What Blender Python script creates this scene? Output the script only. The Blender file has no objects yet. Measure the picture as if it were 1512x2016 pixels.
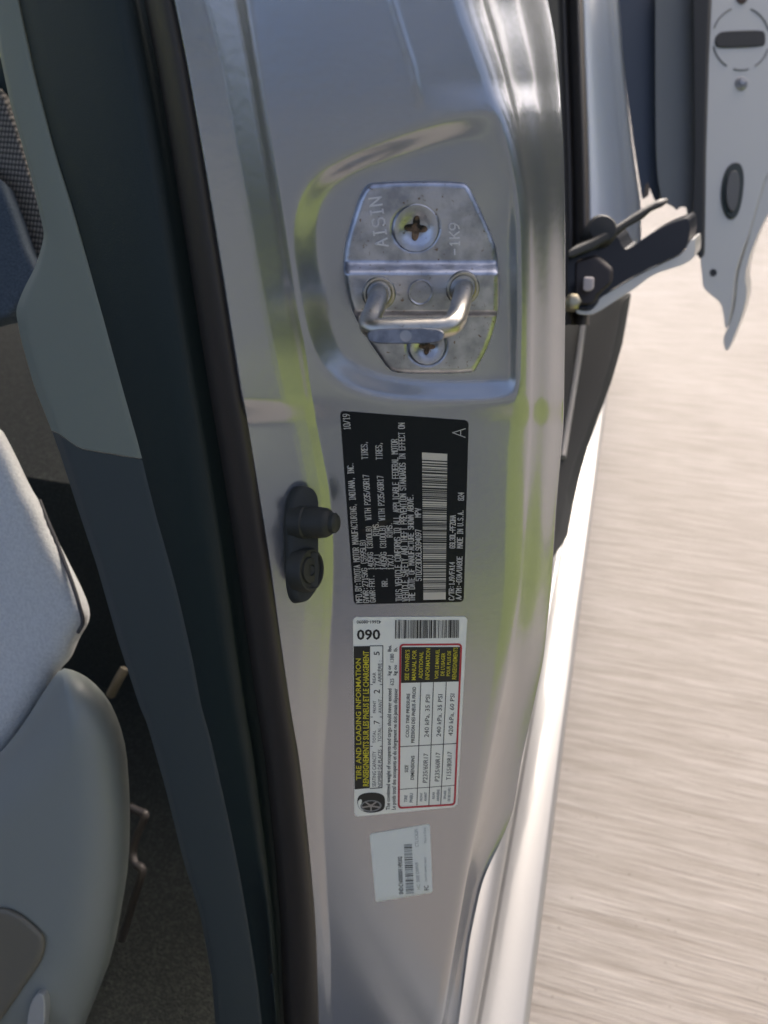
import bpy, math, random
import numpy as np
from mathutils import Matrix, Vector
from mathutils.geometry import delaunay_2d_cdt

random.seed(7); rng = np.random.default_rng(7)
SC = bpy.context.scene
COL = SC.collection

# ---------------------------------------------------------------- camera
H = 1.05                       # eye height of the phone, metres above the driveway
F = 1523.0                     # focal length in pixels of the 1512 x 2016 frame
YAW, PITCH = math.radians(16.4), math.radians(33.0)
CP = np.array([0.0, 0.0, H])
FWD = np.array([-math.sin(YAW) * math.cos(PITCH), math.cos(YAW) * math.cos(PITCH), -math.sin(PITCH)])
RGT = np.array([math.cos(YAW), math.sin(YAW), 0.0])
UPV = np.cross(RGT, FWD)
cam_d = bpy.data.cameras.new('camera'); cam = bpy.data.objects.new('camera', cam_d); COL.objects.link(cam)
m = Matrix.Identity(4)
for i in range(3):
    m[i][0], m[i][1], m[i][2], m[i][3] = RGT[i], UPV[i], -FWD[i], CP[i]
cam.matrix_world = m
cam_d.sensor_fit = 'VERTICAL'; cam_d.sensor_height = 36.0; cam_d.lens = 36.0 * F / 2016.0
cam_d.clip_start = 0.01; cam_d.clip_end = 500
cam_d.dof.use_dof = True; cam_d.dof.focus_distance = 0.40; cam_d.dof.aperture_fstop = 9.5
SC.camera = cam

# ---------------------------------------------------------------- sky, sun, exposure
SUN_EL, SUN_AZ = math.radians(38), math.radians(6)      # azimuth measured from +Y towards +X
W = bpy.data.worlds.new('World'); SC.world = W; W.use_nodes = True
nt = W.node_tree; bg = nt.nodes['Background']
sky = nt.nodes.new('ShaderNodeTexSky'); sky.sky_type = 'NISHITA'; sky.sun_disc = False
sky.sun_elevation = SUN_EL; sky.sun_rotation = SUN_AZ
sky.dust_density = 8.0; sky.air_density = 0.55; sky.ozone_density = 0.0
nt.links.new(sky.outputs[0], bg.inputs[0]); bg.inputs[1].default_value = 0.15
sd = bpy.data.lights.new('sun', 'SUN'); sd.energy = 1.0; sd.angle = math.radians(16); sd.color = (1.0, 0.975, 0.95)
sun = bpy.data.objects.new('sun', sd); COL.objects.link(sun)
sdir = Vector((math.sin(SUN_AZ) * math.cos(SUN_EL), math.cos(SUN_AZ) * math.cos(SUN_EL), math.sin(SUN_EL)))
sun.rotation_euler = sdir.to_track_quat('Z', 'Y').to_euler()
SC.view_settings.view_transform = 'Standard'; SC.view_settings.look = 'None'
SC.view_settings.exposure = 1.55; SC.view_settings.gamma = 1.0
SC.cycles.max_bounces = 8; SC.cycles.use_denoising = True

# ---------------------------------------------------------------- measuring helpers
def P(u, v, d):
    """point that stands at depth d on the sight line of pixel u, v (1512 x 2016 frame)"""
    u, v, d = np.broadcast_arrays(np.asarray(u, float), np.asarray(v, float), np.asarray(d, float))
    return CP + d[..., None] * (FWD + RGT * ((u - 756) / F)[..., None] - UPV * ((v - 1008) / F)[..., None])

D0, KA, KB = 0.385, 0.466, 0.13
def base(u, v):
    return D0 / (1 - KA * (np.asarray(v, float) - 1008) / F - KB * (np.asarray(u, float) - 756) / F)

def curve(pts, sm=28):
    """smooth column curve u(v) through measured points"""
    pts = np.array(sorted((b, a) for a, b in pts), float)
    g = np.arange(-400, 2500, 4.0)
    y = np.interp(g, pts[:, 0], pts[:, 1])
    # carry on the end slopes
    s0 = (pts[1, 1] - pts[0, 1]) / (pts[1, 0] - pts[0, 0]); s1 = (pts[-1, 1] - pts[-2, 1]) / (pts[-1, 0] - pts[-2, 0])
    y = np.where(g < pts[0, 0], pts[0, 1] + s0 * (g - pts[0, 0]), y)
    y = np.where(g > pts[-1, 0], pts[-1, 1] + s1 * (g - pts[-1, 0]), y)
    if sm:
        k = np.exp(-0.5 * (np.arange(-30, 31) * 4.0 / sm) ** 2); k /= k.sum()
        yp = np.concatenate([y[0] + (y[1] - y[0]) * np.arange(-30, 0), y, y[-1] + (y[-1] - y[-2]) * np.arange(1, 31)])
        y = np.convolve(yp, k, 'valid')
    return lambda v: np.interp(v, g, y)

def sstep(x):
    x = np.clip(x, 0, 1); return x * x * (3 - 2 * x)

def smooth_poly(pts, n=1, closed=True):
    p = np.array(pts, float)
    for _ in range(n):
        q = np.roll(p, -1, 0)
        a, b = 0.75 * p + 0.25 * q, 0.25 * p + 0.75 * q
        if closed:
            p = np.stack([a, b], 1).reshape(-1, 2)
        else:
            p = np.concatenate([p[:1], np.stack([a, b], 1)[:-1].reshape(-1, 2), p[-1:]])
    return p

def sdf(x, y, poly):
    """signed distance, positive inside"""
    poly = np.asarray(poly, float)
    d = np.full(np.shape(x), 1e9); ins = np.zeros(np.shape(x), bool)
    for (x0, y0), (x1, y1) in zip(poly, np.roll(poly, -1, 0)):
        ex, ey = x1 - x0, y1 - y0
        t = np.clip(((x - x0) * ex + (y - y0) * ey) / (ex * ex + ey * ey + 1e-9), 0, 1)
        d = np.minimum(d, (x - x0 - t * ex) ** 2 + (y - y0 - t * ey) ** 2)
        if y0 != y1:
            ins ^= ((y0 > y) != (y1 > y)) & (x < ex * (y - y0) / ey + x0)
    d = np.sqrt(d)
    return np.where(ins, d, -d)

def blur(a, s):
    k = np.exp(-0.5 * (np.arange(-int(3 * s) - 1, int(3 * s) + 2) / s) ** 2); k /= k.sum(); r = len(k) // 2
    for ax in (0, 1):
        pw = [(0, 0), (0, 0)]; pw[ax] = (r, r)
        b = np.pad(a, pw, 'edge')
        a = sum(k[i] * np.take(b, np.arange(i, i + a.shape[ax]), ax) for i in range(len(k)))
    return a

# ---------------------------------------------------------------- mesh helpers
def mesh_obj(name, verts, faces, mat, parent=None, smooth=True, kind=None, label=None):
    me = bpy.data.meshes.new(name)
    me.from_pydata([tuple(map(float, x)) for x in verts], [], [tuple(int(i) for i in f) for f in faces])
    me.update()
    if mat: me.materials.append(mat)
    if smooth: me.polygons.foreach_set('use_smooth', [True] * len(me.polygons))
    o = bpy.data.objects.new(name, me); COL.objects.link(o)
    adopt(o, parent)
    if kind: o['kind'] = kind
    if label: o['label'] = label
    return o

def adopt(o, parent):
    if parent is not None:
        o.parent = parent
        pm, q = Matrix.Identity(4), parent
        if parent.type == 'EMPTY':
            pm = Matrix.Translation(parent.location)
        o.matrix_parent_inverse = pm.inverted()

def root(name, loc, label, cat, group=None):
    o = bpy.data.objects.new(name, None); o.location = loc; COL.objects.link(o)
    o.empty_display_size = 0.05
    o['label'] = label; o['category'] = cat
    if group: o['group'] = group
    return o

def grid_faces(nr, nc, wrap=False):
    r = np.arange(nr - 1)[:, None]; c = np.arange(nc if wrap else nc - 1)[None, :]
    c1 = (c + 1) % nc
    return np.stack(np.broadcast_arrays(r * nc + c, (r + 1) * nc + c, (r + 1) * nc + c1, r * nc + c1), -1).reshape(-1, 4)

def grid_obj(name, pts, mat, parent=None, wrap=False, **k):
    nr, nc = pts.shape[:2]
    return mesh_obj(name, pts.reshape(-1, 3), grid_faces(nr, nc, wrap), mat, parent, **k)

def sharp(o, deg=35):
    me = o.data
    try:
        me.set_sharp_from_angle(angle=math.radians(deg))
    except Exception:
        pass
    return o

def bevel(o, w, seg=2):
    b = o.modifiers.new('bevel', 'BEVEL'); b.width = w; b.segments = seg; b.limit_method = 'ANGLE'; b.angle_limit = math.radians(35)
    wn = o.modifiers.new('normals', 'WEIGHTED_NORMAL'); wn.weight = 100; wn.keep_sharp = False
    for p in o.data.polygons: p.use_smooth = True
    return o

def slab(name, poly, d, thick, mat, parent=None, bev=0.0, back=None, kind=None, label=None, sm=0):
    """solid plate: outline as measured at depth d (number or function of u, v), thick metres deep along direction back"""
    p = smooth_poly(poly, sm) if sm else np.array(poly, float)
    if np.sum(p[:, 0] * np.roll(p[:, 1], -1) - np.roll(p[:, 0], -1) * p[:, 1]) > 0: p = p[::-1]
    dd = d(p[:, 0], p[:, 1]) if callable(d) else np.full(len(p), float(d))
    a = P(p[:, 0], p[:, 1], dd)
    b = a + (FWD if back is None else np.asarray(back, float)) * thick
    n = len(p)
    faces = [tuple(range(n)), tuple(range(2 * n - 1, n - 1, -1))]
    faces += [(i, i + n, (i + 1) % n + n, (i + 1) % n) for i in range(n)]
    o = mesh_obj(name, np.concatenate([a, b]), faces, mat, parent, smooth=bev > 0, kind=kind, label=label)
    if bev:
        bevel(o, bev); sharp(o, 60)
    return o

def inflate(name, poly, dfn, R, bulge, thick, mat, parent=None, step=9, sm=1, label=None, power=0.5, disp=None):
    """cushion-like solid: measured outline, rounded towards the rim, closed at the back"""
    p = smooth_poly(poly, sm)
    q = []
    for a, b in zip(p, np.roll(p, -1, 0)):
        n = max(1, int(np.hypot(*(b - a)) / step))
        q += [a + (b - a) * i / n for i in range(n)]
    q = np.array(q); nb = len(q)
    gx, gy = np.meshgrid(np.arange(q[:, 0].min(), q[:, 0].max(), step), np.arange(q[:, 1].min(), q[:, 1].max(), step))
    gx, gy = gx.ravel(), gy.ravel()
    k = sdf(gx, gy, q) > step * 0.55
    xs = np.concatenate([q[:, 0], gx[k]]); ys = np.concatenate([q[:, 1], gy[k]])
    res = delaunay_2d_cdt([Vector((x, y)) for x, y in zip(xs, ys)], [(i, (i + 1) % nb) for i in range(nb)], [], 1, 1e-4)
    V = np.array([(c.x, c.y) for c in res[0]]); FA = res[2]
    s = np.maximum(sdf(V[:, 0], V[:, 1], q), 0)
    t = np.clip(s / R, 0, 1)
    h = bulge * np.power(1 - (1 - t) ** 2, power)
    if disp is not None: h = h + disp(V[:, 0], V[:, 1])
    A = P(V[:, 0], V[:, 1], dfn(V[:, 0], V[:, 1]) - h)
    # rim carried backwards
    c = q.mean(0)
    qi = c + (q - c) * 0.93
    B = P(qi[:, 0], qi[:, 1], dfn(qi[:, 0], qi[:, 1]) + thick)
    key = {(round(a, 2), round(b, 2)): i for i, (a, b) in enumerate(V)}
    ring = [key.get((round(a, 2), round(b, 2))) for a, b in q]
    n0 = len(V); faces = []
    for f in FA:
        x = V[list(f)]
        ar = np.sum(x[:, 0] * np.roll(x[:, 1], -1) - np.roll(x[:, 0], -1) * x[:, 1])
        faces.append(tuple(f) if ar < 0 else tuple(f[::-1]))
    po = np.sum(q[:, 0] * np.roll(q[:, 1], -1) - np.roll(q[:, 0], -1) * q[:, 1])
    for i in range(nb):
        j = (i + 1) % nb
        if ring[i] is None or ring[j] is None: continue
        f = (ring[i], n0 + i, n0 + j, ring[j])
        faces.append(f if po < 0 else f[::-1])
    faces.append(tuple(n0 + i for i in (range(nb - 1, -1, -1) if po < 0 else range(nb))))
    return mesh_obj(name, np.concatenate([A, B]), faces, mat, parent, label=label)

def frame(axis):
    a = np.asarray(axis, float); a = a / np.linalg.norm(a)
    t = np.array([0, 0, 1.0]) if abs(a[2]) < 0.9 else np.array([1.0, 0, 0])
    x = np.cross(t, a); x /= np.linalg.norm(x)
    return x, np.cross(a, x), a

def speckle(M, scale, lo, hi, col):
    """scattered dark spots of tarnish"""
    t = M.node_tree; b = t.nodes['Principled BSDF']; L = t.links.new; tc = t.nodes['Texture Coordinate']
    n = t.nodes.new('ShaderNodeTexNoise'); n.inputs['Scale'].default_value = scale; n.inputs['Detail'].default_value = 4; L(tc.outputs['Object'], n.inputs['Vector'])
    r = t.nodes.new('ShaderNodeMapRange'); r.inputs[1].default_value = lo; r.inputs[2].default_value = hi; L(n.outputs[0], r.inputs[0])
    mx = t.nodes.new('ShaderNodeMix'); mx.data_type = 'RGBA'; L(r.outputs[0], mx.inputs[0]); L(b.inputs['Base Color'].links[0].from_socket, mx.inputs[6]); mx.inputs[7].default_value = (*col, 1)
    L(mx.outputs[2], b.inputs['Base Color'])

def lathe(name, c, axis, prof, mat, parent=None, n=40, sx=1.0, smooth=True, kind=None, label=None, shape=None):
    """turned solid about axis at c; prof = [(radius, height)...]"""
    x, y, a = frame(axis); c = np.asarray(c, float)
    th = np.arange(n) * 2 * math.pi / n
    rows = []
    for r, h in prof:
        rr = np.full(n, max(r, 1e-6))
        if shape is not None: rr = rr * shape(th)
        rows.append(c + a * h + np.outer(rr * np.cos(th) * sx, x) + np.outer(rr * np.sin(th), y))
    pts = np.stack(rows)
    v = pts.reshape(-1, 3); f = [tuple(q[::-1]) for q in grid_faces(len(prof), n, True)]
    f += [tuple(range(n))[::-1], tuple((len(prof) - 1) * n + i for i in range(n))]
    o = mesh_obj(name, v, f, mat, parent, smooth=smooth, kind=kind, label=label)
    return sharp(o, 40)

def tube(name, path, rad, mat, parent=None, n=16, kind=None, label=None, caps=True):
    path = np.asarray(path, float); rad = np.broadcast_to(np.asarray(rad, float), len(path))
    tang = np.gradient(path, axis=0); tang /= np.linalg.norm(tang, axis=1)[:, None]
    x, _, _ = frame(tang[0]); rows = []
    th = np.arange(n) * 2 * math.pi / n
    for p, t, r in zip(path, tang, rad):
        x = x - t * np.dot(x, t); x /= np.linalg.norm(x); y = np.cross(t, x)
        rows.append(p + r * (np.outer(np.cos(th), x) + np.outer(np.sin(th), y)))
    pts = np.stack(rows)
    f = [tuple(q[::-1]) for q in grid_faces(len(path), n, True)]
    if caps: f += [tuple(range(n))[::-1], tuple((len(path) - 1) * n + i for i in range(n))]
    o = mesh_obj(name, pts.reshape(-1, 3), f, mat, parent, kind=kind, label=label)
    return sharp(o, 60)

def spline(pts, n=8):
    p = np.asarray(pts, float); out = []
    q = np.concatenate([[2 * p[0] - p[1]], p, [2 * p[-1] - p[-2]]])
    for i in range(1, len(q) - 2):
        for t in np.arange(n) / n:
            out.append(0.5 * ((2 * q[i]) + (-q[i - 1] + q[i + 1]) * t + (2 * q[i - 1] - 5 * q[i] + 4 * q[i + 1] - q[i + 2]) * t * t
                              + (-q[i - 1] + 3 * q[i] - 3 * q[i + 1] + q[i + 2]) * t ** 3))
    out.append(p[-1]); return np.array(out)

# ---------------------------------------------------------------- materials
def mat(name, col, rough=0.5, metal=0.0, coat=0.0, spec=0.5, bump=None, var=None, sheen=0.0, coat_rough=0.05):
    """bump=(scale, strength, distance[, stretch]); var=(scale, colour2, low, high)"""
    M = bpy.data.materials.new(name); M.use_nodes = True
    t = M.node_tree; b = t.nodes['Principled BSDF']
    b.inputs['Base Color'].default_value = (*col, 1); b.inputs['Roughness'].default_value = rough
    b.inputs['Metallic'].default_value = metal; b.inputs['Specular IOR Level'].default_value = spec
    b.inputs['Coat Weight'].default_value = coat; b.inputs['Coat Roughness'].default_value = coat_rough
    b.inputs['Sheen Weight'].default_value = sheen
    tc = t.nodes.new('ShaderNodeTexCoord')
    def vec(stretch):
        if not stretch: return tc.outputs['Object']
        mp = t.nodes.new('ShaderNodeMapping'); mp.inputs['Scale'].default_value = stretch
        t.links.new(tc.outputs['Object'], mp.inputs[0]); return mp.outputs[0]
    if bump:
        nz = t.nodes.new('ShaderNodeTexNoise'); nz.inputs['Scale'].default_value = bump[0]; nz.inputs['Detail'].default_value = 4
        t.links.new(vec(bump[3] if len(bump) > 3 else None), nz.inputs['Vector'])
        bp = t.nodes.new('ShaderNodeBump'); bp.inputs['Strength'].default_value = bump[1]; bp.inputs['Distance'].default_value = bump[2]
        t.links.new(nz.outputs[0], bp.inputs['Height']); t.links.new(bp.outputs[0], b.inputs['Normal'])
    if var:
        nz = t.nodes.new('ShaderNodeTexNoise'); nz.inputs['Scale'].default_value = var[0]; nz.inputs['Detail'].default_value = 6
        t.links.new(vec(var[4] if len(var) > 4 else None), nz.inputs['Vector'])
        rp = t.nodes.new('ShaderNodeValToRGB')
        rp.color_ramp.elements[0].position = var[2]; rp.color_ramp.elements[0].color = (*col, 1)
        rp.color_ramp.elements[1].position = var[3]; rp.color_ramp.elements[1].color = (*var[1], 1)
        t.links.new(nz.outputs[0], rp.inputs[0]); t.links.new(rp.outputs[0], b.inputs['Base Color'])
    return M

def paint_mat(name, col, metal, rough):
    M = mat(name, col, rough, metal, coat=0.8, bump=(2600.0, 0.10, 0.0004), coat_rough=0.11)
    t = M.node_tree; b = t.nodes['Principled BSDF']; L = t.links.new       # orange peel, dust and faint dirt in the clear coat
    tc = t.nodes['Texture Coordinate']; old = b.inputs['Normal'].links[0].from_node
    n1 = t.nodes.new('ShaderNodeTexNoise'); n1.inputs['Scale'].default_value = 260; n1.inputs['Detail'].default_value = 1; L(tc.outputs['Object'], n1.inputs['Vector'])
    bp = t.nodes.new('ShaderNodeBump'); bp.inputs['Strength'].default_value = 0.035; bp.inputs['Distance'].default_value = 0.002; L(n1.outputs[0], bp.inputs['Height']); L(old.outputs[0], bp.inputs['Normal']); L(bp.outputs[0], b.inputs['Normal'])
    return M

PAINT = paint_mat('silver_metallic_paint', (0.37, 0.392, 0.425), 0.75, 0.22)
BLACK = mat('black_rubber', (0.012, 0.014, 0.015), 0.6, bump=(900, 0.15, 0.0005))
SEAL = mat('weatherstrip_rubber', (0.040, 0.034, 0.029), 0.50, bump=(700, 0.12, 0.0004))
TRIM_D = mat('dark_trim_plastic', (0.010, 0.021, 0.020), 0.55, bump=(1500, 0.25, 0.0005))
TRIM_L = mat('grey_trim_plastic', (0.215, 0.24, 0.20), 0.6, bump=(1500, 0.2, 0.0005))
CARPET = mat('dark_carpet', (0.02, 0.024, 0.02), 0.95, bump=(420, 1.0, 0.004), var=(300, (0.05, 0.055, 0.045), 0.45, 0.7))
SUEDE = mat('grey_seat_fabric', (0.56, 0.58, 0.575), 0.9, sheen=0.4, bump=(420, 0.5, 0.0015), var=(430, (0.66, 0.68, 0.67), 0.36, 0.64))
BLUE = mat('blue_seat_fabric', (0.050, 0.072, 0.095), 0.95, bump=(700, 0.8, 0.002), var=(600, (0.085, 0.11, 0.14), 0.4, 0.6))
SEATP = mat('grey_seat_plastic', (0.255, 0.28, 0.268), 0.42, bump=(1800, 0.2, 0.0003))
OLIVE = mat('taupe_seat_plastic', (0.17, 0.16, 0.13), 0.5, bump=(1800, 0.2, 0.0003))
ZINC = mat('zinc_plate', (0.50, 0.52, 0.58), 0.32, 1.0, bump=(330, 0.25, 0.0008), var=(110, (0.30, 0.32, 0.37), 0.40, 0.64))
ZROD = mat('zinc_rod', (0.56, 0.53, 0.46), 0.33, 1.0, bump=(260, 0.2, 0.0006), var=(130, (0.40, 0.40, 0.38), 0.42, 0.7))
speckle(ZINC, 520, .64, .74, (.20, .16, .13)); speckle(ZROD, 420, .62, .74, (.26, .21, .15))
DARKZ = mat('dark_worn_zinc', (0.16, 0.17, 0.19), 0.45, 0.9, bump=(420, 0.35, 0.0006), var=(160, (0.25, 0.26, 0.28), 0.45, 0.6))
RUSTY = mat('rusty_recess', (0.26, 0.17, 0.11), 0.55, 0.6, bump=(500, 0.6, 0.0008), var=(240, (0.02, 0.018, 0.015), 0.40, 0.60))
STEEL = mat('dull_steel', (0.33, 0.33, 0.33), 0.45, 0.8)
GLOSSB = mat('gloss_black_paint', (0.007, 0.009, 0.014), 0.30, spec=0.25)
DOORW = paint_mat('silver_door_paint', (0.46, 0.45, 0.415), 0.25, 0.42)
WHITEV = mat('white_vinyl', (0.86, 0.87, 0.79), 0.42)
PAPER = mat('pale_paper_label', (0.74, 0.79, 0.77), 0.45)
BLACKV = mat('black_vinyl', (0.004, 0.008, 0.011), 0.22, spec=0.3)
INKW = mat('etched_pale_print', (0.46, 0.45, 0.42), 0.5)
INKB = mat('black_print', (0.012, 0.014, 0.015), 0.5)
INKG = mat('grey_print', (0.20, 0.22, 0.23), 0.5)
INKY = mat('yellow_print', (0.62, 0.55, 0.03), 0.5)
INKR = mat('red_print', (0.50, 0.035, 0.05), 0.5)
BARC = mat('barcode_cream', (0.60, 0.56, 0.47), 0.5)

# ================================================================ ground, lawn, hedge
def ground_mat():
    M = bpy.data.materials.new('broomed_concrete'); M.use_nodes = True
    t = M.node_tree; b = t.nodes['Principled BSDF']; L = t.links.new
    tc = t.nodes.new('ShaderNodeTexCoord')
    def noise(scale, rot, sc, detail=4):
        mp = t.nodes.new('ShaderNodeMapping'); mp.inputs['Rotation'].default_value = (0, 0, rot); mp.inputs['Scale'].default_value = sc
        L(tc.outputs['Object'], mp.inputs[0])
        n = t.nodes.new('ShaderNodeTexNoise'); n.inputs['Scale'].default_value = scale; n.inputs['Detail'].default_value = detail
        n.inputs['Roughness'].default_value = 0.6
        L(mp.outputs[0], n.inputs['Vector']); return n.outputs[0]
    rot = math.radians(-7)
    a = noise(85, rot, (0.06, 1, 1), 8); a2 = noise(330, rot, (0.035, 1, 1), 5); c = noise(2.2, 0, (1, 1, 1), 6)
    def ramp(x, p0, c0, p1, c1):
        r = t.nodes.new('ShaderNodeValToRGB'); e = r.color_ramp.elements
        e[0].position, e[0].color, e[1].position, e[1].color = p0, (*c0, 1), p1, (*c1, 1); L(x, r.inputs[0]); return r.outputs[0]
    def mix(kind, fac, x, y):
        n = t.nodes.new('ShaderNodeMix'); n.data_type = 'RGBA'; n.blend_type = kind; n.inputs[0].default_value = fac
        L(x, n.inputs[6]); L(y, n.inputs[7]); return n.outputs[2]
    col = ramp(a, 0.34, (0.204, 0.184, 0.166), 0.62, (0.282, 0.264, 0.250))
    col = mix('MULTIPLY', 0.5, col, ramp(a2, 0.34, (0.62, 0.60, 0.58), 0.56, (1, 1, 1)))
    col = mix('MULTIPLY', 0.6, col, ramp(c, 0.35, (0.78, 0.76, 0.73), 0.65, (1, 1, 1)))
    g = noise(900, 0, (1, 1, 1), 2)
    col = mix('MULTIPLY', 0.5, col, ramp(g, 0.36, (0.78, 0.76, 0.74), 0.55, (1, 1, 1)))
    sp = noise(130, 0, (1, 1, 1), 1)
    col = mix('MULTIPLY', 0.8, col, ramp(sp, 0.225, (0.45, 0.42, 0.38), 0.27, (1, 1, 1)))
    L(col, b.inputs['Base Color']); b.inputs['Roughness'].default_value = 0.72; b.inputs['Specular IOR Level'].default_value = 0.45
    ad = t.nodes.new('ShaderNodeMath'); ad.operation = 'ADD'; L(a, ad.inputs[0]); L(a2, ad.inputs[1])
    bp = t.nodes.new('ShaderNodeBump'); bp.inputs['Strength'].default_value = 0.5; bp.inputs['Distance'].default_value = 0.004
    L(ad.outputs[0], bp.inputs['Height']); L(bp.outputs[0], b.inputs['Normal'])
    return M

def sheet(name, x0, x1, y0, y1, z, mt, label=None):
    o = mesh_obj(name, [(x0, y0, z), (x1, y0, z), (x1, y1, z), (x0, y1, z)], [(0, 1, 2, 3)], mt, smooth=False, kind='structure')
    if label: o['label'] = label
    return o
LAWN = mat('lawn_grass', (0.24, 0.305, 0.055), 0.9, var=(6, (0.32, 0.385, 0.09), 0.35, 0.65), bump=(300, 1, 0.02))
sheet('lawn', -80, 80, -80, 80, -0.01, LAWN)
dm = ground_mat()
mesh_obj('driveway', [(-6, -14, 0), (0.95, -14, 0), (0.95, 1.3, 0), (9, 1.3, 0), (9, 22, 0), (-6, 22, 0)], [(0, 1, 2, 3, 4, 5)], dm, smooth=False, kind='structure')

def leaf_mat(name, c0, c1):
    M = mat(name, c0, .6, var=(1.3, c1, .38, .62)); t = M.node_tree; b = t.nodes['Principled BSDF']; o = t.nodes['Material Output']
    tr = t.nodes.new('ShaderNodeBsdfTranslucent'); mx = t.nodes.new('ShaderNodeMixShader'); mx.inputs[0].default_value = .5
    t.links.new(b.inputs['Base Color'].links[0].from_socket, tr.inputs[0]); t.links.new(b.outputs[0], mx.inputs[1]); t.links.new(tr.outputs[0], mx.inputs[2]); t.links.new(mx.outputs[0], o.inputs[0])
    return M
def tree_line(n, path, top0, depth, size, label):
    """leafy belt along a line on the ground"""
    p = np.array(path, float); seg = np.diff(p, axis=0); L = np.hypot(seg[:, 0], seg[:, 1]); cum = np.concatenate([[0], np.cumsum(L)])
    s = rng.uniform(0, cum[-1], n); k = np.clip(np.searchsorted(cum, s) - 1, 0, len(seg) - 1)
    base_ = p[k] + seg[k] * ((s - cum[k]) / L[k])[:, None]; nr = np.stack([-seg[k][:, 1], seg[k][:, 0]], 1) / L[k][:, None]
    top = top0 * (.72 + .2 * np.sin(s * .9) + .12 * np.sin(s * 2.3 + 1) + .08 * np.sin(s * 5.1))
    z = rng.uniform(0.02, 1, n) * top; w = depth * np.sqrt(np.clip(1.05 - (z / top) ** 2, 0, 1)); o_ = rng.uniform(-1, 1, n) * w
    c = np.concatenate([base_ + nr * o_[:, None], z[:, None]], 1)
    a, b = rng.normal(size=(n, 3)), rng.normal(size=(n, 3)); a /= np.linalg.norm(a, axis=1)[:, None]; b -= a * (a * b).sum(1)[:, None]; b /= np.linalg.norm(b, axis=1)[:, None]
    sz = size * rng.uniform(.6, 1.4, n)[:, None]
    v = np.stack([c - a * sz, c + b * sz * .6, c + a * sz, c - b * sz * .6], 1).reshape(-1, 3)
    o = mesh_obj('tree_line', v, np.arange(4 * n).reshape(n, 4), LEAF, None, smooth=False, kind='stuff'); o['label'] = label
LEAF = leaf_mat('sunlit_leaf', (.07, .11, .02), (.12, .16, .035))
tree_line(52000, [(20, -22), (19, -8), (18, 4)], 7.5, 1.6, .26, 'line of bright green trees far beyond the lawn')
tree_line(95000, [(18, 4.5), (15, 13), (6, 19), (-8, 20)], 11.3, 1.9, .32, 'tall green trees out of view past the driveway, added to dim reflections')  # unseen belt, added and sized to dim the sky mirrored in the paint

# ================================================================ the car
car = root('car', (-0.05, 0.40, 0.0), 'silver car seen close at its front door pillar, with the rear sliding door standing open', 'car')

# measured column curves of the pillar (u, v)
cA = curve([(345, 0), (370, 125), (403, 315), (435, 514), (456, 648), (474, 760), (498, 899), (528, 1084), (553, 1269), (572, 1400), (586, 1485), (606, 1670), (619, 1823), (625, 2016)])
cB = curve([(419, 0), (456, 139), (481, 278), (507, 407), (532, 546), (555, 671), (574, 760), (602, 853), (622, 945), (632, 1050), (632, 1153), (622, 1269), (614, 1400), (606, 1485), (611, 1580), (620, 1700), (630, 1850), (635, 2016)])
cC = curve([(488, 0), (523, 231), (549, 389), (579, 602), (598, 690), (606, 760), (622, 853), (644, 960), (652, 1060), (650, 1167), (642, 1300), (640, 1400), (632, 1500), (628, 1580), (635, 1700), (645, 1850), (650, 2016)])
cD = curve([(880, -40), (885, 0), (925, 100), (962, 200), (990, 260), (1003, 330), (1016, 450), (1020, 600), (1014, 780), (1000, 860), (995, 1000), (993, 1150), (975, 1300), (942, 1500), (925, 1600), (900, 1740), (850, 2016)])
cF = curve([(945, -40), (955, 0), (985, 100), (1010, 200), (1032, 300), (1045, 400), (1049, 600), (1046, 830), (1035, 1000), (1026, 1150), (1004, 1300), (963, 1500), (944, 1600), (925, 1690), (916, 1740), (897, 1850), (869, 2016), (862, 2060)])
cE = curve([(1068, -40), (1080, 0), (1095, 80), (1103, 165), (1110, 300), (1113, 450), (1113, 600), (1110, 830), (1095, 1000), (1086, 1150), (1070, 1300), (1048, 1400), (1026, 1500), (1010, 1600), (985, 1660), (960, 1710), (947, 1745), (925, 1850), (903, 2016), (897, 2060)], 16)

REC_O = smooth_poly([(962, 212), (900, 228), (842, 247), (742, 280), (674, 312), (622, 337), (588, 380), (572, 440), (573, 500), (584, 560), (594, 625), (606, 680), (632, 735), (680, 772), (746, 790), (860, 794), (985, 792), (1026, 786), (1050, 756), (1056, 600), (1052, 450), (1038, 350), (1014, 270), (994, 228)], 2)
REC_I = smooth_poly([(926, 282), (880, 282), (772, 318), (700, 342), (656, 375), (634, 420), (632, 480), (639, 538), (650, 590), (663, 640), (688, 690), (726, 716), (790, 738), (880, 744), (985, 742), (1016, 736), (1030, 700), (1032, 600), (1026, 470), (1006, 380), (976, 325), (952, 292)], 2)
RECD = 0.0052

def face_h(u, v):
    """gentle crown of the flat face where the labels sit"""
    return -0.0012 * ((np.asarray(u, float) - 800) / 140.0) ** 2 * sstep((np.asarray(v, float) - 780) / 60)

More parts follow.
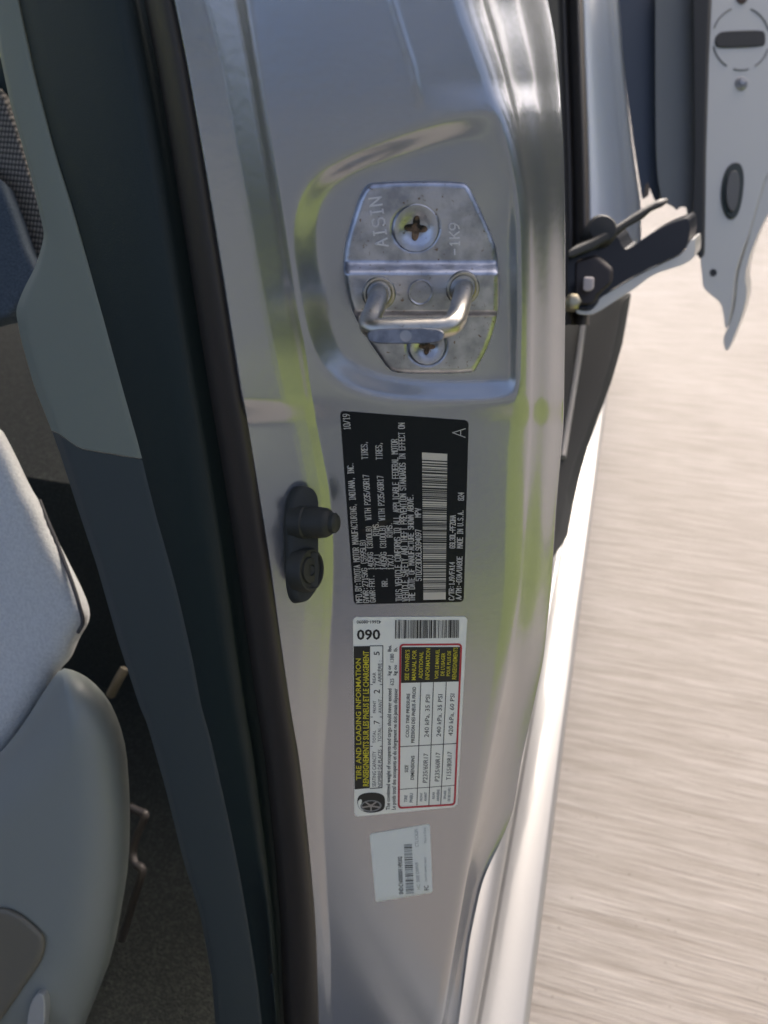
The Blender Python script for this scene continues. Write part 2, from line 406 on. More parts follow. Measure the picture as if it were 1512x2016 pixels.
def pillar():
    vs = np.arange(-60, 2090, 3.0); t = np.linspace(0, 1, 300)
    a, e = cA(vs)[:, None], cE(vs)[:, None]
    u = a + (e - a) * t[None, :]; v = np.broadcast_to(vs[:, None], u.shape)
    B, C, D, Fc = (f(vs)[:, None] for f in (cB, cC, cD, cF))
    d = base(u, v); px = d / F
    h = face_h(u, v)
    # flange beside the seal and its roll down to the face
    hf = 0.0105 - 0.004 * sstep((v - 1450) / 200)
    x = np.clip((u - (B - 30)) / (C - B + 38), 0, 1)
    sl = 0.42 * sstep(x / 0.22) * (1 - sstep((x - 0.86) / 0.14)) + 0.45 * sstep((x - 0.62) / 0.14) * (1 - sstep((x - 0.80) / 0.18))
    hr = np.cumsum((sl * px * ((e - a) / (u.shape[1] - 1)))[:, ::-1], 1)[:, ::-1]
    h = h + hr * (1 - 0.35 * sstep((v - 1450) / 200))
    h = h + (0.23 + 0.07 * sstep((v - 500) / 500.0)) * px * np.clip(B - 22 - u, 0, None) * (1 - 0.6 * sstep((v - 1400) / 200))
    # faint crease down the upper face
    cr = np.interp(vs, [-60, 0, 60, 130, 190, 216, 300], [764, 772, 790, 812, 824, 826, 826])[:, None]
    fade = sstep((225 - v) / 70.0)
    h = h + fade * (0.0004 * np.exp(-((u - cr) / 7.0) ** 2) - 0.045 * np.clip(u - cr, 0, None) * px)
    # recess round the striker
    do, di = sdf(u, v, REC_O), sdf(u, v, REC_I)
    ring = np.where(do <= 0, 0.0, np.where(di >= 0, 1.0, do / (do - np.minimum(di, 0) + 1e-6)))
    rec = RECD * (0.35 * sstep(ring) + 0.65 * sstep((ring - .06) / .88) ** 0.5 * sstep((ring - .06) / .88) ** 0.2) * (1 - 0.65 * sstep((u - 952) / 85.0)) * (1 - sstep((u - 1000) / 42.0)) * (1 - 0.72 * sstep((u - 790) / 215.0) * sstep((500 - v) / 240.0))
    h = h - blur(rec, 2.2)
    # outer edge rolling away to the body side
    tt = np.clip((u - D) / (Fc - D), 0, 1); w = (Fc - D) * px
    h = h - 0.75 * w * tt ** 2
    q = np.clip((u - Fc) / (e - Fc), 0, 1); w2 = (e - Fc) * px
    h = h - w2 * (1.15 * q + 0.35 * q ** 2 + 0.03 * np.sin(q * 9)) - 0.0006 * sstep((u - Fc + 3) / 5.0)
    low = sstep((v - 1220) / 200)
    h = h - low * 0.010 * np.sin(np.clip(q, 0, 1) * math.pi) ** 1.0
    h = blur(h, 1.1)
    pts = P(u, v, d - h)
    # turn the outer edge back and inwards so that the panel has a body
    dz = (d - h)[:, -1]
    r1 = P(e[:, 0] - 6, vs, dz + 0.012); r2 = P(e[:, 0] - 45, vs, dz + 0.06)
    dl = (d - h)[:, 0]
    l1 = P(a[:, 0] - 4, vs, dl + 0.006); l2 = P(a[:, 0] - 4, vs, dl + 0.03)
    pts = np.concatenate([l2[:, None], l1[:, None], pts, r1[:, None], r2[:, None]], 1)
    return grid_obj('pillar_panel', pts, PAINT, car, label='silver painted door pillar with a stepped recess round the striker')
pil = pillar()

def surf(u, v, lift=0.0):
    return P(u, v, base(u, v) - face_h(u, v) - lift)

def core():
    vs = np.arange(-60, 2090, 30.0); rows = []
    for v in vs:
        a, e = cA(v) - 75, cE(v) - 60
        us = np.linspace(a, e, 12); d = base(us, v) + .045
        rows.append(np.concatenate([P(us, v, d), P(us[::-1], v, d[::-1] + .17)]))
    pts = np.array(rows); n = pts.shape[1]
    f = [tuple(q) for q in grid_faces(len(vs), n, True)] + [tuple(range(n)), tuple((len(vs) - 1) * n + i for i in range(n))[::-1]]
    mesh_obj('pillar_core', pts.reshape(-1, 3), f, TRIM_D, car)
core()

# ---- weatherstrip and interior trim left of the pillar
cT1 = curve([(33, 0), (65, 148), (106, 305), (139, 407), (167, 509), (199, 625), (236, 760), (273, 890), (301, 1005), (343, 1153), (380, 1315), (393, 1400), (407, 1434), (444, 1601), (468, 1717), (491, 1855), (505, 1948), (512, 2016)])
cT0 = curve([(-12, 0), (-2, 100), (19, 200), (60, 343), (88, 463), (72, 520), (44, 574), (30, 611), (42, 671), (67, 760), (100, 843), (120, 899), (153, 1001), (190, 1112), (232, 1260), (278, 1400), (287, 1416), (324, 1545), (361, 1694), (394, 1800), (417, 1925), (424, 2016)], 10)

def sdepth(u, v):
    """depth of the inner trim: falls away from the seal towards the cabin"""
    a = cA(v); return base(a, v) - 0.004 + 0.00016 * (a - u)

def strip(name, prof, mt, v0=-60, v1=2090, step=12, label=None):
    """prof: list of (u-function, raise towards the eye)"""
    vs = np.arange(v0, v1 + 1, step)
    cols = []
    for uf, hh in prof:
        u = uf(vs); cols.append(P(u, vs, sdepth(u, vs) - (hh(vs) if callable(hh) else hh)))
    return grid_obj(name, np.stack(cols, 1), mt, car, label=label)

def off(c, o0, o1=None):
    return lambda v: c(v) - (o0 if o1 is None else o0 + (o1 - o0) * v / 2016.0)

bulb = [(off(cA, 62, 66), -0.010)]
for k in range(13):
    th = math.pi * k / 12
    bulb.append(((lambda kk: (lambda v: cA(v) + 3 - (29 + 0.0 * v) * (1 + math.cos(math.pi * kk / 12))))(k), 0.011 * math.sin(th) - 0.002))
bulb.append((off(cA, -4), -0.012))
strip('weatherstrip', bulb, SEAL, label='black rubber door seal bulb along the pillar flange')
strip('seal_carrier', [(cT1, -0.004), (off(cT1, -6), 0.0005), (off(cT1, -40), 0.003), (lambda v: 0.5 * cT1(v) + 0.5 * (cA(v) - 62), 0.004), (lambda v: 0.25 * cT1(v) + 0.75 * (cA(v) - 62), 0.0025),
                      (off(cA, 86), -0.002), (off(cA, 70), -0.012), (off(cA, 50), -0.016)], TRIM_D, label='dark flat lip of the door seal next to the trim')
def trim_cut(u): return 848 + (u - 100) * 0.243            # slanting joint between the two trims
def trim(name, upper, mt, label):
    us = np.linspace(0, 1, 30); rows = []
    n = 120
    for i in range(n + 1):
        row = []
        for s in us:
            # walk down; end rows follow the slanting joint
            u_mid = 100 + 173 * s
            vj = 848 + 60 * sstep(s * 3.2) * 0.45 + 28 * s + (0 if upper else 2)
            v = (-60 + (vj + 60) * i / n) if upper else (vj + (2090 - vj) * i / n)
            u = cT0(v) + (cT1(v) + 4 - cT0(v)) * s
            h = 0.003 * math.sin(math.pi * min(1, s * 1.0)) ** 0.5 - 0.006 * (1 - sstep(min(1, s * 9))) - (0 if upper else 0.0015)
            row.append(P(u, v, sdepth(u, v) - h))
        rows.append(row)
    return grid_obj(name, np.array(rows), mt, car, label=label)
trim('upper_garnish', True, TRIM_L, 'light grey upper pillar trim beside the seal')
trim('lower_garnish', False, mat('slate_trim_plastic', (0.052, 0.066, 0.068), 0.55, bump=(1500, 0.2, 0.0005)), 'dark slate lower pillar trim beside the seal')

# ---- rocker running along the car below the pillar
E0 = P(1042, 2016, 0.635); _r = P(938, 2016, 1.0) - CP
G0 = CP + _r * ((E0[2] - CP[2] + 0.13 * (E0[0] - CP[0])) / (_r[2] + 0.13 * _r[0]))
# bring the groove to the same station along the car as the outer edge
SILL = paint_mat('satin_silver_sill_paint', (0.205, 0.207, 0.209), 0.12, 0.50)  # darker, rougher and less metallic than the body paint
def rocker():
    g = G0 - E0
    ys = np.concatenate([np.linspace(-0.45, 0.6, 12), np.linspace(0.75, 2.6, 8)])
    wx, wz = g[0], g[2]
    prof = [(-0.03, -0.16), (-0.004, -0.11), (-0.001, -0.05), (0.0, -0.010), (-0.001, -0.004), (-0.004, -0.0005), (wx * 0.15, wz * 0.15), (wx * 0.5, wz * 0.5 + 0.0006), (wx * 0.90, wz * 0.91), (wx * 0.95, wz * 0.94 - 0.001),
            (wx * 0.985, wz - 0.009), (wx * 1.05, wz - 0.009), (wx * 1.10, wz * 1.08), (wx * 1.4, wz * 1.38), (wx * 1.66, wz * 1.62), (wx * 1.72, wz * 1.6), (wx * 1.8, wz * 1.5 - 0.012), (wx * 3.0, wz * 1.5 - 0.03)]
    pts = np.array([[(E0[0] + dx, E0[1] + y, E0[2] + dz) for dx, dz in prof] for y in ys])
    return grid_obj('rocker_panel', pts[:, ::-1], SILL, car, label='silver sill running along under the door opening')
rocker()


# ================================================================ striker in its recess
def rfloor(u, v): return base(u, v) + RECD
striker = None
def plate_mesh():
    out = smooth_poly([(734, 360), (820, 357), (909, 359), (922, 365), (937, 395), (961, 447), (979, 494), (982, 560), (981, 617), (962, 681), (938, 725), (930, 734), (860, 736), (786, 735), (766, 729), (738, 689), (707, 640), (689, 602), (678, 545), (677, 505), (686, 460), (696, 428), (708, 391), (720, 367)], 1)
    st = 5.0
    q = []
    for a, b in zip(out, np.roll(out, -1, 0)):
        n = max(1, int(np.hypot(*(b - a)) / st)); q += [a + (b - a) * i / n for i in range(n)]
    q = np.array(q); nb = len(q)
    gx, gy = np.meshgrid(np.arange(670, 990, 4.0), np.concatenate([np.arange(356, 500, 4.0), np.arange(500, 550, 2.0), np.arange(550, 606, 4.0), np.arange(606, 632, 2.0), np.arange(632, 740, 4.0)]))
    gx, gy = gx.ravel(), gy.ravel(); k = sdf(gx, gy, q) > 2.5
    xs, ys = np.concatenate([q[:, 0], gx[k]]), np.concatenate([q[:, 1], gy[k]])
    res = delaunay_2d_cdt([Vector((x, y)) for x, y in zip(xs, ys)], [(i, (i + 1) % nb) for i in range(nb)], [], 1, 1e-4)
    V = np.array([(c.x, c.y) for c in res[0]])
    s = sdf(V[:, 0], V[:, 1], q)
    h = 0.0030 + plate_h(V[:, 0], V[:, 1]) - 0.0009 * (1 - sstep(s / 7.0))
    A = P(V[:, 0], V[:, 1], rfloor(V[:, 0], V[:, 1]) - h)
    key = {(round(a, 2), round(b, 2)): i for i, (a, b) in enumerate(V)}
    Bk = P(q[:, 0], q[:, 1], rfloor(q[:, 0], q[:, 1]) + 0.0015)
    faces = []
    for f in res[2]:
        x = V[list(f)]; ar = np.sum(x[:, 0] * np.roll(x[:, 1], -1) - np.roll(x[:, 0], -1) * x[:, 1])
        faces.append(tuple(f) if ar < 0 else tuple(f[::-1]))
    n0 = len(V); po = np.sum(q[:, 0] * np.roll(q[:, 1], -1) - np.roll(q[:, 0], -1) * q[:, 1])
    for i in range(nb):
        j = (i + 1) % nb; a, b = key.get((round(q[i, 0], 2), round(q[i, 1], 2))), key.get((round(q[j, 0], 2), round(q[j, 1], 2)))
        if a is None or b is None: continue
        f = (a, n0 + i, n0 + j, b); faces.append(f if po < 0 else f[::-1])
    return np.concatenate([A, Bk]), faces

def plate_h(u, v):
    up = sstep((v - 512 - (u - 680) * 0.0) / 30.0) * (1 - sstep((v - 611 - 0.0 * u) / 12.0))
    h = 0.0052 * up
    for cx, cy, r in ((818, 449, 49), (840, 681, 42)):
        d = np.hypot(u - cx, (v - cy) * 1.05)
        h = h - 0.0014 * (1 - sstep((d - r + 6) / 6.0))
    return h
pv, pf = plate_mesh()
striker = mesh_obj('door_striker', pv, pf, ZINC, car, label='zinc plated door striker plate with a bent loop and two screws')
def ppt(u, v, lift=0.0):
    u, v = np.asarray(u, float), np.asarray(v, float)
    return P(u, v, rfloor(u, v) - 0.0030 - plate_h(u, v) - lift)
NRM = -(FWD * 1.0 + RGT * (-KB) + UPV * KA); NRM = NRM / np.linalg.norm(NRM)     # out of the pillar face
def mm(px, u=820, v=600): return px * float(base(u, v)) / F
for cx, cy, r, hr in ((818, 449, 45, 20), (840, 681, 38, 15)):
    c = ppt(cx, cy, -0.0006)
    s = lathe('screw', c, NRM, [(mm(r), -0.002), (mm(r), 0.0018), (mm(r) * 0.93, 0.0025), (mm(hr) * 1.6, 0.0023), (mm(hr) * 1.25, 0.0016), (mm(hr) * 1.0, 0.0011), (mm(hr) * .7, 0.0009)], ZINC, striker)
    star = lambda th: 0.78 + 0.30 * np.cos(4 * th + 0.4)
    lathe('cross_recess', c + NRM * 0.0014, NRM, [(mm(hr) * 1.05, 0.0), (mm(hr) * 1.0, 0.0004), (mm(hr) * 0.55, 0.0002)], RUSTY, striker, shape=star, n=48)
def ring(name, u, v, r, w, lift, mt, par):
    c = ppt(u, v); R_, w_ = mm(r), mm(w)
    return lathe(name, c, NRM, [(R_ + w_, -0.001), (R_ + w_, 0.0), (R_ + w_ * .4, lift), (R_ - w_ * .4, lift), (R_ - w_, 0.0002), (R_ - w_, -0.001)], mt, par)
ring('rivet_head', 746, 578, 28, 4.5, 0.0008, ZROD, striker)
ring('rivet_head', 828, 576, 23, 2.5, 0.0005, ZINC, striker)
ring('rivet_head', 911, 568, 29, 4.5, 0.0008, ZROD, striker)
dl = float(rfloor(746, 578)); 
path = spline([P(747, 572, dl - .002), P(745, 584, dl - .012), P(736, 612, dl - 0.026), P(727, 634, dl - 0.034), P(734, 646, dl - 0.038), P(765, 648, dl - 0.039), P(820, 647, dl - 0.039), P(868, 646, dl - 0.039), P(893, 636, dl - 0.037), P(903, 612, dl - 0.028), P(910, 586, dl - 0.014), P(913, 566, dl - .003)], 7)
tube('striker_loop', path, mm(20) * .93, ZROD, striker, 20)
def pad():
    th = np.linspace(0, 2 * math.pi, 40, endpoint=False)
    u = 799 + 76 * np.sign(np.cos(th)) * np.abs(np.cos(th)) ** 0.55; v = 661.5 + 15.5 * np.sign(np.sin(th)) * np.abs(np.sin(th)) ** 0.6 - (u - 799) * 0.01
    d = dl - 0.0455
    rows = [P(799 + (u - 799) * s, 661.5 + (v - 661.5) * s2, d + dd) for s, s2, dd in ((0.9, 0.8, 0.010), (1.0, 1.0, 0.004), (1.0, 1.0, 0.0008), (0.97, 0.9, 0.0))]
    n = 40; f = [tuple(q) for q in grid_faces(4, n, True)] + [tuple(range(n)), tuple(range(3 * n, 4 * n))[::-1]]
    o = mesh_obj('wear_pad', np.concatenate(rows), f, DARKZ, striker); sharp(o, 40)
    lathe('pad_dimple', P(799, 662, d), -FWD, [(0.0023, -0.001), (0.0023, 0.0004), (0.0012, 0.0002)], STEEL, striker, n=20)
pad()

# ================================================================ print and lettering
GL = {'A': '0,0 2,6 4,0;.8,2.2 3.2,2.2', 'B': '0,0 0,6 3,6 4,5 4,4 3,3.2 0,3.2;3,3.2 4,2.2 4,1 3,0 0,0', 'C': '4,1 3,0 1,0 0,1 0,5 1,6 3,6 4,5', 'D': '0,0 0,6 3,6 4,5 4,1 3,0 0,0',
      'E': '4,0 0,0 0,6 4,6;0,3.1 3,3.1', 'F': '0,0 0,6 4,6;0,3.1 3,3.1', 'G': '4,5 3,6 1,6 0,5 0,1 1,0 3,0 4,1 4,2.8 2.3,2.8', 'H': '0,0 0,6;4,0 4,6;0,3 4,3', 'I': '2,0 2,6;1,0 3,0;1,6 3,6',
      'J': '0,1 1,0 2.5,0 3.5,1 3.5,6', 'K': '0,0 0,6;4,6 0,2.4;1.4,3.6 4,0', 'L': '0,6 0,0 4,0', 'M': '0,0 0,6 2,3 4,6 4,0', 'N': '0,0 0,6 4,0 4,6', 'O': '1,0 0,1 0,5 1,6 3,6 4,5 4,1 3,0 1,0',
      'P': '0,0 0,6 3,6 4,5 4,4 3,3 0,3', 'Q': '1,0 0,1 0,5 1,6 3,6 4,5 4,1 3,0 1,0;2.5,1.5 4,0', 'R': '0,0 0,6 3,6 4,5 4,4 3,3 0,3;2,3 4,0', 'S': '0,1 1,0 3,0 4,1 4,2.3 3,3 1,3.2 0,4 0,5 1,6 3,6 4,5',
      'T': '2,0 2,6;0,6 4,6', 'U': '0,6 0,1 1,0 3,0 4,1 4,6', 'V': '0,6 2,0 4,6', 'W': '0,6 1,0 2,4 3,0 4,6', 'X': '0,0 4,6;0,6 4,0', 'Y': '0,6 2,3 4,6;2,3 2,0', 'Z': '0,6 4,6 0,0 4,0',
      '0': '1,0 0,1 0,5 1,6 3,6 4,5 4,1 3,0 1,0', '1': '1,4.8 2,6 2,0;1,0 3,0', '2': '0,5 1,6 3,6 4,5 4,4 0,0 4,0', '3': '0,5 1,6 3,6 4,5 4,4 3,3.1 1.5,3.1;3,3.1 4,2.2 4,1 3,0 1,0 0,1',
      '4': '3,0 3,6 0,2 4,2', '5': '4,6 0,6 0,3.5 3,3.5 4,2.5 4,1 3,0 1,0 0,1', '6': '3.6,6 1.6,5.4 0,3 0,1 1,0 3,0 4,1 4,2.3 3,3.3 1,3.3 0,2.4', '7': '0,6 4,6 1.5,0', '8': '1,3.2 0,4 0,5 1,6 3,6 4,5 4,4 3,3.2 1,3.2 0,2.2 0,1 1,0 3,0 4,1 4,2.2 3,3.2',
      '9': '4,3.4 3,2.6 1,2.6 0,3.6 0,5 1,6 3,6 4,5 4,3 2.4,.6 .6,0', ':': '2,1 2,1.6;2,4 2,4.6', '.': '1.8,0 1.8,.6', ',': '2,.8 1.5,-.8', '/': '0,0 4,6', '-': '0.3,3 3.7,3', '(': '3,-.3 1.8,1.2 1.8,4.8 3,6.3', ')': '1,-.3 2.2,1.2 2.2,4.8 1,6.3', ' ': ''}

class Print:
    """collects flat print as small quads and outlines on a curved label"""
    def __init__(s, fn): s.v, s.f, s.fn = [], [], fn
    def quad(s, p):
        i = len(s.v); s.v += [tuple(x) for x in p]; s.f.append(tuple(range(i, i + len(p))))
    def area(s, p, n=4, m=6):
        a, b, c, d = (np.array(x, float) for x in p)
        g = lambda i, j: (a * (1 - i) + b * i) * (1 - j) + (d * (1 - i) + c * i) * j
        for i in range(n):
            for j in range(m): s.quad([g(i / n, j / m), g((i + 1) / n, j / m), g((i + 1) / n, (j + 1) / m), g(i / n, (j + 1) / m)])
    def line(s, a, b, w):
        a, b = np.array(a, float), np.array(b, float); t = b - a; L = np.hypot(*t); t = t / (L + 1e-9); n = np.array([-t[1], t[0]]) * w / 2; e = t * w * 0.35
        s.quad([a - e + n, a - e - n, b + e - n, b + e + n])
    def poly(s, pts, w, closed=False):
        pts = list(pts); 
        for a, b in zip(pts, pts[1:] + (pts[:1] if closed else [])): s.line(a, b, w)
        return s
    def build(s, name, mt, parent, lift, sub=0):
        v = np.array(s.v); pts = s.fn(v[:, 0], v[:, 1], lift)
        f = []
        for q in s.f:
            x = v[list(q)]; ar = np.sum(x[:, 0] * np.roll(x[:, 1], -1) - np.roll(x[:, 0], -1) * x[:, 1])
            f.append(q if ar < 0 else q[::-1])
        return mesh_obj(name, pts, f, mt, parent, smooth=False, kind='stuff')

def etch(pr, text, start, end, hgt, w):
    """single-stroke lettering from start to end (pixels), letters hgt tall on the left of the direction"""
    a, b = np.array(start, float), np.array(end, float); t = b - a; L = np.hypot(*t); t /= L; n = np.array([t[1], -t[0]])
    adv = L / (len(text) - 0.28)
    for i, ch in enumerate(text):
        for st in GL.get(ch, '').split(';'):
            pts = [tuple(map(float, p.split(','))) for p in st.split()]
            pts = [a + t * (i * adv + x / 4 * adv * 0.72) + n * (y / 6 * hgt) for x, y in pts]
            for p, q in zip(pts, pts[1:]): pr.line(p, q, w)

def font_mesh(text, bold):
    cu = bpy.data.curves.new('tmp', 'FONT'); cu.body = text; cu.size = 1.0; cu.resolution_u = 2; cu.offset = bold
    o = bpy.data.objects.new('tmp', cu); COL.objects.link(o)
    dg = bpy.context.evaluated_depsgraph_get(); dg.update()
    me = o.evaluated_get(dg).to_mesh()
    v = np.array([tuple(x.co)[:2] for x in me.vertices]); f = [tuple(p.vertices) for p in me.polygons]
    o.evaluated_get(dg).to_mesh_clear(); bpy.data.objects.remove(o); bpy.data.curves.remove(cu)
    return v, f

def letter(pr, text, start, end, hgt, bold=0.0, cap=0.70):
    """outline lettering stretched between start and end"""
    v, f = font_mesh(text, bold)
    a, b = np.array(start, float), np.array(end, float); t = b - a; L = np.hypot(*t); t /= L; n = np.array([t[1], -t[0]])
    x0, x1 = v[:, 0].min(), v[:, 0].max()
    pts = a + np.outer((v[:, 0] - x0) / (x1 - x0) * L, t) + np.outer(v[:, 1] / cap * hgt, n)
    i = len(pr.v); pr.v += [tuple(p) for p in pts]; pr.f += [tuple(j + i for j in q) for q in f]

class Sticker:
    def __init__(s, name, corners, mt, label, rad, lift=0.00025):
        """corners: TL, TR, BR, BL in pixels"""
        s.c = np.array(corners, float); s.lift = lift
        TL, TR, BR, BL = s.c
        s.root = root(name, tuple(surf(*s.c.mean(0))), label, 'sticker')
        def bil(a, b): return (TL * (1 - a) * (1 - b) + TR * a * (1 - b) + BR * a * b + BL * (1 - a) * b)
        w, hgt = np.hypot(*(TR - TL)), np.hypot(*(BL - TL))
        out = []
        for ca, cb, a0 in ((0, 0, 180), (1, 0, 270), (1, 1, 0), (0, 1, 90)):
            for k in range(6):
                th = math.radians(a0 + 90 * k / 5)
                aa = ca + (rad / w if ca == 0 else -rad / w) + rad / w * math.cos(th); bb = cb + (rad / hgt if cb == 0 else -rad / hgt) + rad / hgt * math.sin(th)
                out.append(bil(aa, bb))
        out = np.array(out); q = []
        for a, b in zip(out, np.roll(out, -1, 0)):
            n = max(1, int(np.hypot(*(b - a)) / 12)); q += [a + (b - a) * i / n for i in range(n)]
        q = np.array(q); nb = len(q)
        gx, gy = np.meshgrid(np.arange(q[:, 0].min(), q[:, 0].max(), 6), np.arange(q[:, 1].min(), q[:, 1].max(), 6)); gx, gy = gx.ravel(), gy.ravel(); k = sdf(gx, gy, q) > 5
        res = delaunay_2d_cdt([Vector((x, y)) for x, y in zip(np.concatenate([q[:, 0], gx[k]]), np.concatenate([q[:, 1], gy[k]]))], [(i, (i + 1) % nb) for i in range(nb)], [], 1, 1e-4)
        V = np.array([(c.x, c.y) for c in res[0]]); key = {(round(a, 2), round(b, 2)): i for i, (a, b) in enumerate(V)}
        fs = []
        for f in res[2]:
            x = V[list(f)]; ar = np.sum(x[:, 0] * np.roll(x[:, 1], -1) - np.roll(x[:, 0], -1) * x[:, 1]); fs.append(tuple(f) if ar < 0 else tuple(f[::-1]))
        n0 = len(V); po = np.sum(q[:, 0] * np.roll(q[:, 1], -1) - np.roll(q[:, 0], -1) * q[:, 1])
        for i in range(nb):
            j = (i + 1) % nb; a, b = key.get((round(q[i, 0], 2), round(q[i, 1], 2))), key.get((round(q[j, 0], 2), round(q[j, 1], 2)))
            if a is None or b is None: continue
            f = (a, n0 + i, n0 + j, b); fs.append(f if po < 0 else f[::-1])
        pts = np.concatenate([s.at(V[:, 0], V[:, 1], lift), s.at(q[:, 0], q[:, 1], 0.00002)])
        s.body = sharp(mesh_obj('backing', pts, fs, mt, s.root), 40)
    def at(s, u, v, l):
        if s.root.name.startswith('cert'):
            u, v = np.asarray(u, float), np.asarray(v, float); k = (u - 738) * 0.35 + (v - 1030) * 0.94; m_ = (u - 738) * 0.94 - (v - 1030) * 0.35
            l = l + 0.0011 * np.exp(-(k / 8.0) ** 2 - (m_ / 26.0) ** 2)
        return surf(u, v, l)
    def edges(s, v):
        TL, TR, BR, BL = s.c
        l = TL[0] + (BL[0] - TL[0]) * (v - TL[1]) / (BL[1] - TL[1]); r = TR[0] + (BR[0] - TR[0]) * (v - TR[1]) / (BR[1] - TR[1]); return l, r
    def T(s, u, v): l, r = s.edges(v); return (u - l) / (r - l)
    def U(s, t, v): l, r = s.edges(v); return l + (r - l) * t
    def skew(s, v):
        """slope of rows across the label at height v"""
        TL, TR, BR, BL = s.c
        k = (v - TL[1]) / (BL[1] - TL[1]); return ((TR - TL)[1] / (TR - TL)[0]) * (1 - k) + ((BR - BL)[1] / (BR - BL)[0]) * k
    def pt(s, t, v):
        """t across, v read at the left edge: rows follow the label's own skew"""
        l, r = s.edges(v); u = l + (r - l) * t; return (u, v + (u - l) * s.skew(v))

# ---- black certification label
cert = Sticker('certification_label', [(669, 809), (923, 828), (913, 1185), (697, 1190)], BLACKV, 'black sticker with pale etched vehicle data and a long cream barcode, under the striker', 9)
pw = Print(cert.at)
def row(text, t0, t1, v0, v1, w=1.7):
    h = (cert.U(t1, v0) - cert.U(t0, v0) + cert.U(t1, v1) - cert.U(t0, v1)) / 2
    etch(pw, text, (cert.U(t1, v0), v0), (cert.U(t1, v1), v1), h, w)
row('MFD.BY:TOYOTA MOTOR MANUFACTURING, INDIANA, INC.', .026, .076, 1186, 911)
row('10/19', .022, .072, 845, 815)
row('GVWR:2715KG (5995LB)', .090, .137, 1186, 1062)
row('GAWR:FRT.', .150, .197, 1185, 1132); row('1405KG (3100LB)', .150, .197, 1121, 1035); row('WITH P235/60R17', .150, .197, 1023, 935); row('TIRES,', .150, .197, 903, 869)
row('17X7J', .210, .257, 1121, 1092); row('RIMS.', .210, .257, 1054, 1027)
row('RR.', .265, .313, 1154, 1138); row('1405KG (3100LB)', .265, .313, 1121, 1034); row('WITH P235/60R17', .265, .313, 1024, 937); row('TIRES,', .265, .313, 904, 871)
row('17X7J', .325, .372, 1121, 1093); row('RIMS.', .325, .372, 1057, 1029)
row('THIS VEHICLE CONFORMS TO ALL APPLICABLE FEDERAL MOTOR', .388, .438, 1183, 865)
row('VEHICLE SAFETY AND THEFT PREVENTION STANDARDS IN EFFECT ON', .447, .497, 1183, 833)
row('THE DATE OF MANUFACTURE SHOWN ABOVE.', .507, .555, 1183, 973)
row('5TDZZ3DC6LS094097', .570, .618, 1143, 1043); row('MPV', .570, .618, 1018, 1001)
row('C/TR:1J9/FA14', .866, .910, 1181, 1107); row('GSL30L-PFZQHA', .866, .910, 1079, 1015)
row('A/TM:-03A/UA80E', .930, .975, 1180, 1096); row('MADE IN U.S.A.', .930, .975, 1079, 1004); row('824', .930, .975, 985, 970)
row('A', .875, .975, 861, 844, 1.6)
pw.build('lettering', INKW, cert.root, 0.00042)
pb = Print(cert.at); pk = Print(cert.at)
def bar(pr, st, t0, t1, va, vb):
    a, b, c, d = st.pt(t0, va), st.pt(t1, va), st.pt(t1, vb), st.pt(t0, vb); pr.area([a, b, c, d], 4, 14 if vb - va > 50 else 1)
vb = 1184.0; va = 882.0
bar(pb, cert, .633, .835, va, vb)
v = va + 15; rb = random.Random(11)
while v < vb - 13:
    w = rb.choice([1.1, 1.1, 1.3, 2.4, 2.6, 3.8]); 
    bar(pk, cert, .633, .835, v, v + w); v += w + rb.choice([1.2, 1.4, 2.4, 2.6, 3.6])
pb.build('barcode_field', BARC, cert.root, 0.00042).pop('kind', None)
pk.build('barcode_bars', INKB, cert.root, 0.00055)

# ---- white tyre label
tire = Sticker('tire_label', [(695, 1215), (920, 1214), (900, 1588), (698, 1608)], WHITEV, 'white bilingual tire and loading sticker with a red bordered pressure table and barcode', 8)
ox, oy, sc = 660, 1180, 0.2282
def tz(x, y): return (ox + x * sc, oy + y * sc)
lk, ly, lr, lg, lw = (Print(tire.at) for _ in range(5))
def trow(pr, text, x0, x1, ya, yb, bold=0.0):
    """x0/x1 = top and foot of the letters near the middle of the line, ya -> yb = start and end (zoomed pixels)"""
    ym = (ya + yb) / 2; (u0, vm), (u1, _) = tz(x0, ym), tz(x1, ym)
    t0, t1 = tire.T(u0, vm), tire.T(u1, vm); v0, v1 = tz(0, ya)[1], tz(0, yb)[1]
    letter(pr, text, (tire.U(t1, v0), v0), (tire.U(t1, v1), v1), abs(u1 - u0), bold)
def tquad(pr, x0, x1, y0, y1, xm=None):
    """area given at the label's top scale; sides keep to the label's own taper"""
    ym = (y0 + y1) / 2 if xm is None else xm
    (ua, vm), (ub, _) = tz(x0, ym), tz(x1, ym); t0, t1 = tire.T(ua, vm), tire.T(ub, vm)
    v0, v1 = tz(0, y0)[1], tz(0, y1)[1]
    n = 6
    for k in range(n):
        a, b = v0 + (v1 - v0) * k / n, v0 + (v1 - v0) * (k + 1) / n
        pr.area([(tire.U(t0, a), a + (tire.U(t0, a) - tire.U(0, a)) * tire.skew(a)), (tire.U(t1, a), a + (tire.U(t1, a) - tire.U(0, a)) * tire.skew(a)),
                 (tire.U(t1, b), b + (tire.U(t1, b) - tire.U(0, b)) * tire.skew(b)), (tire.U(t0, b), b + (tire.U(t0, b) - tire.U(0, b)) * tire.skew(b))], 3, 1)
def tline(pr, x0, y0, x1, y1, w=1.5): pr.line(tz(x0, y0), tz(x1, y1), w)
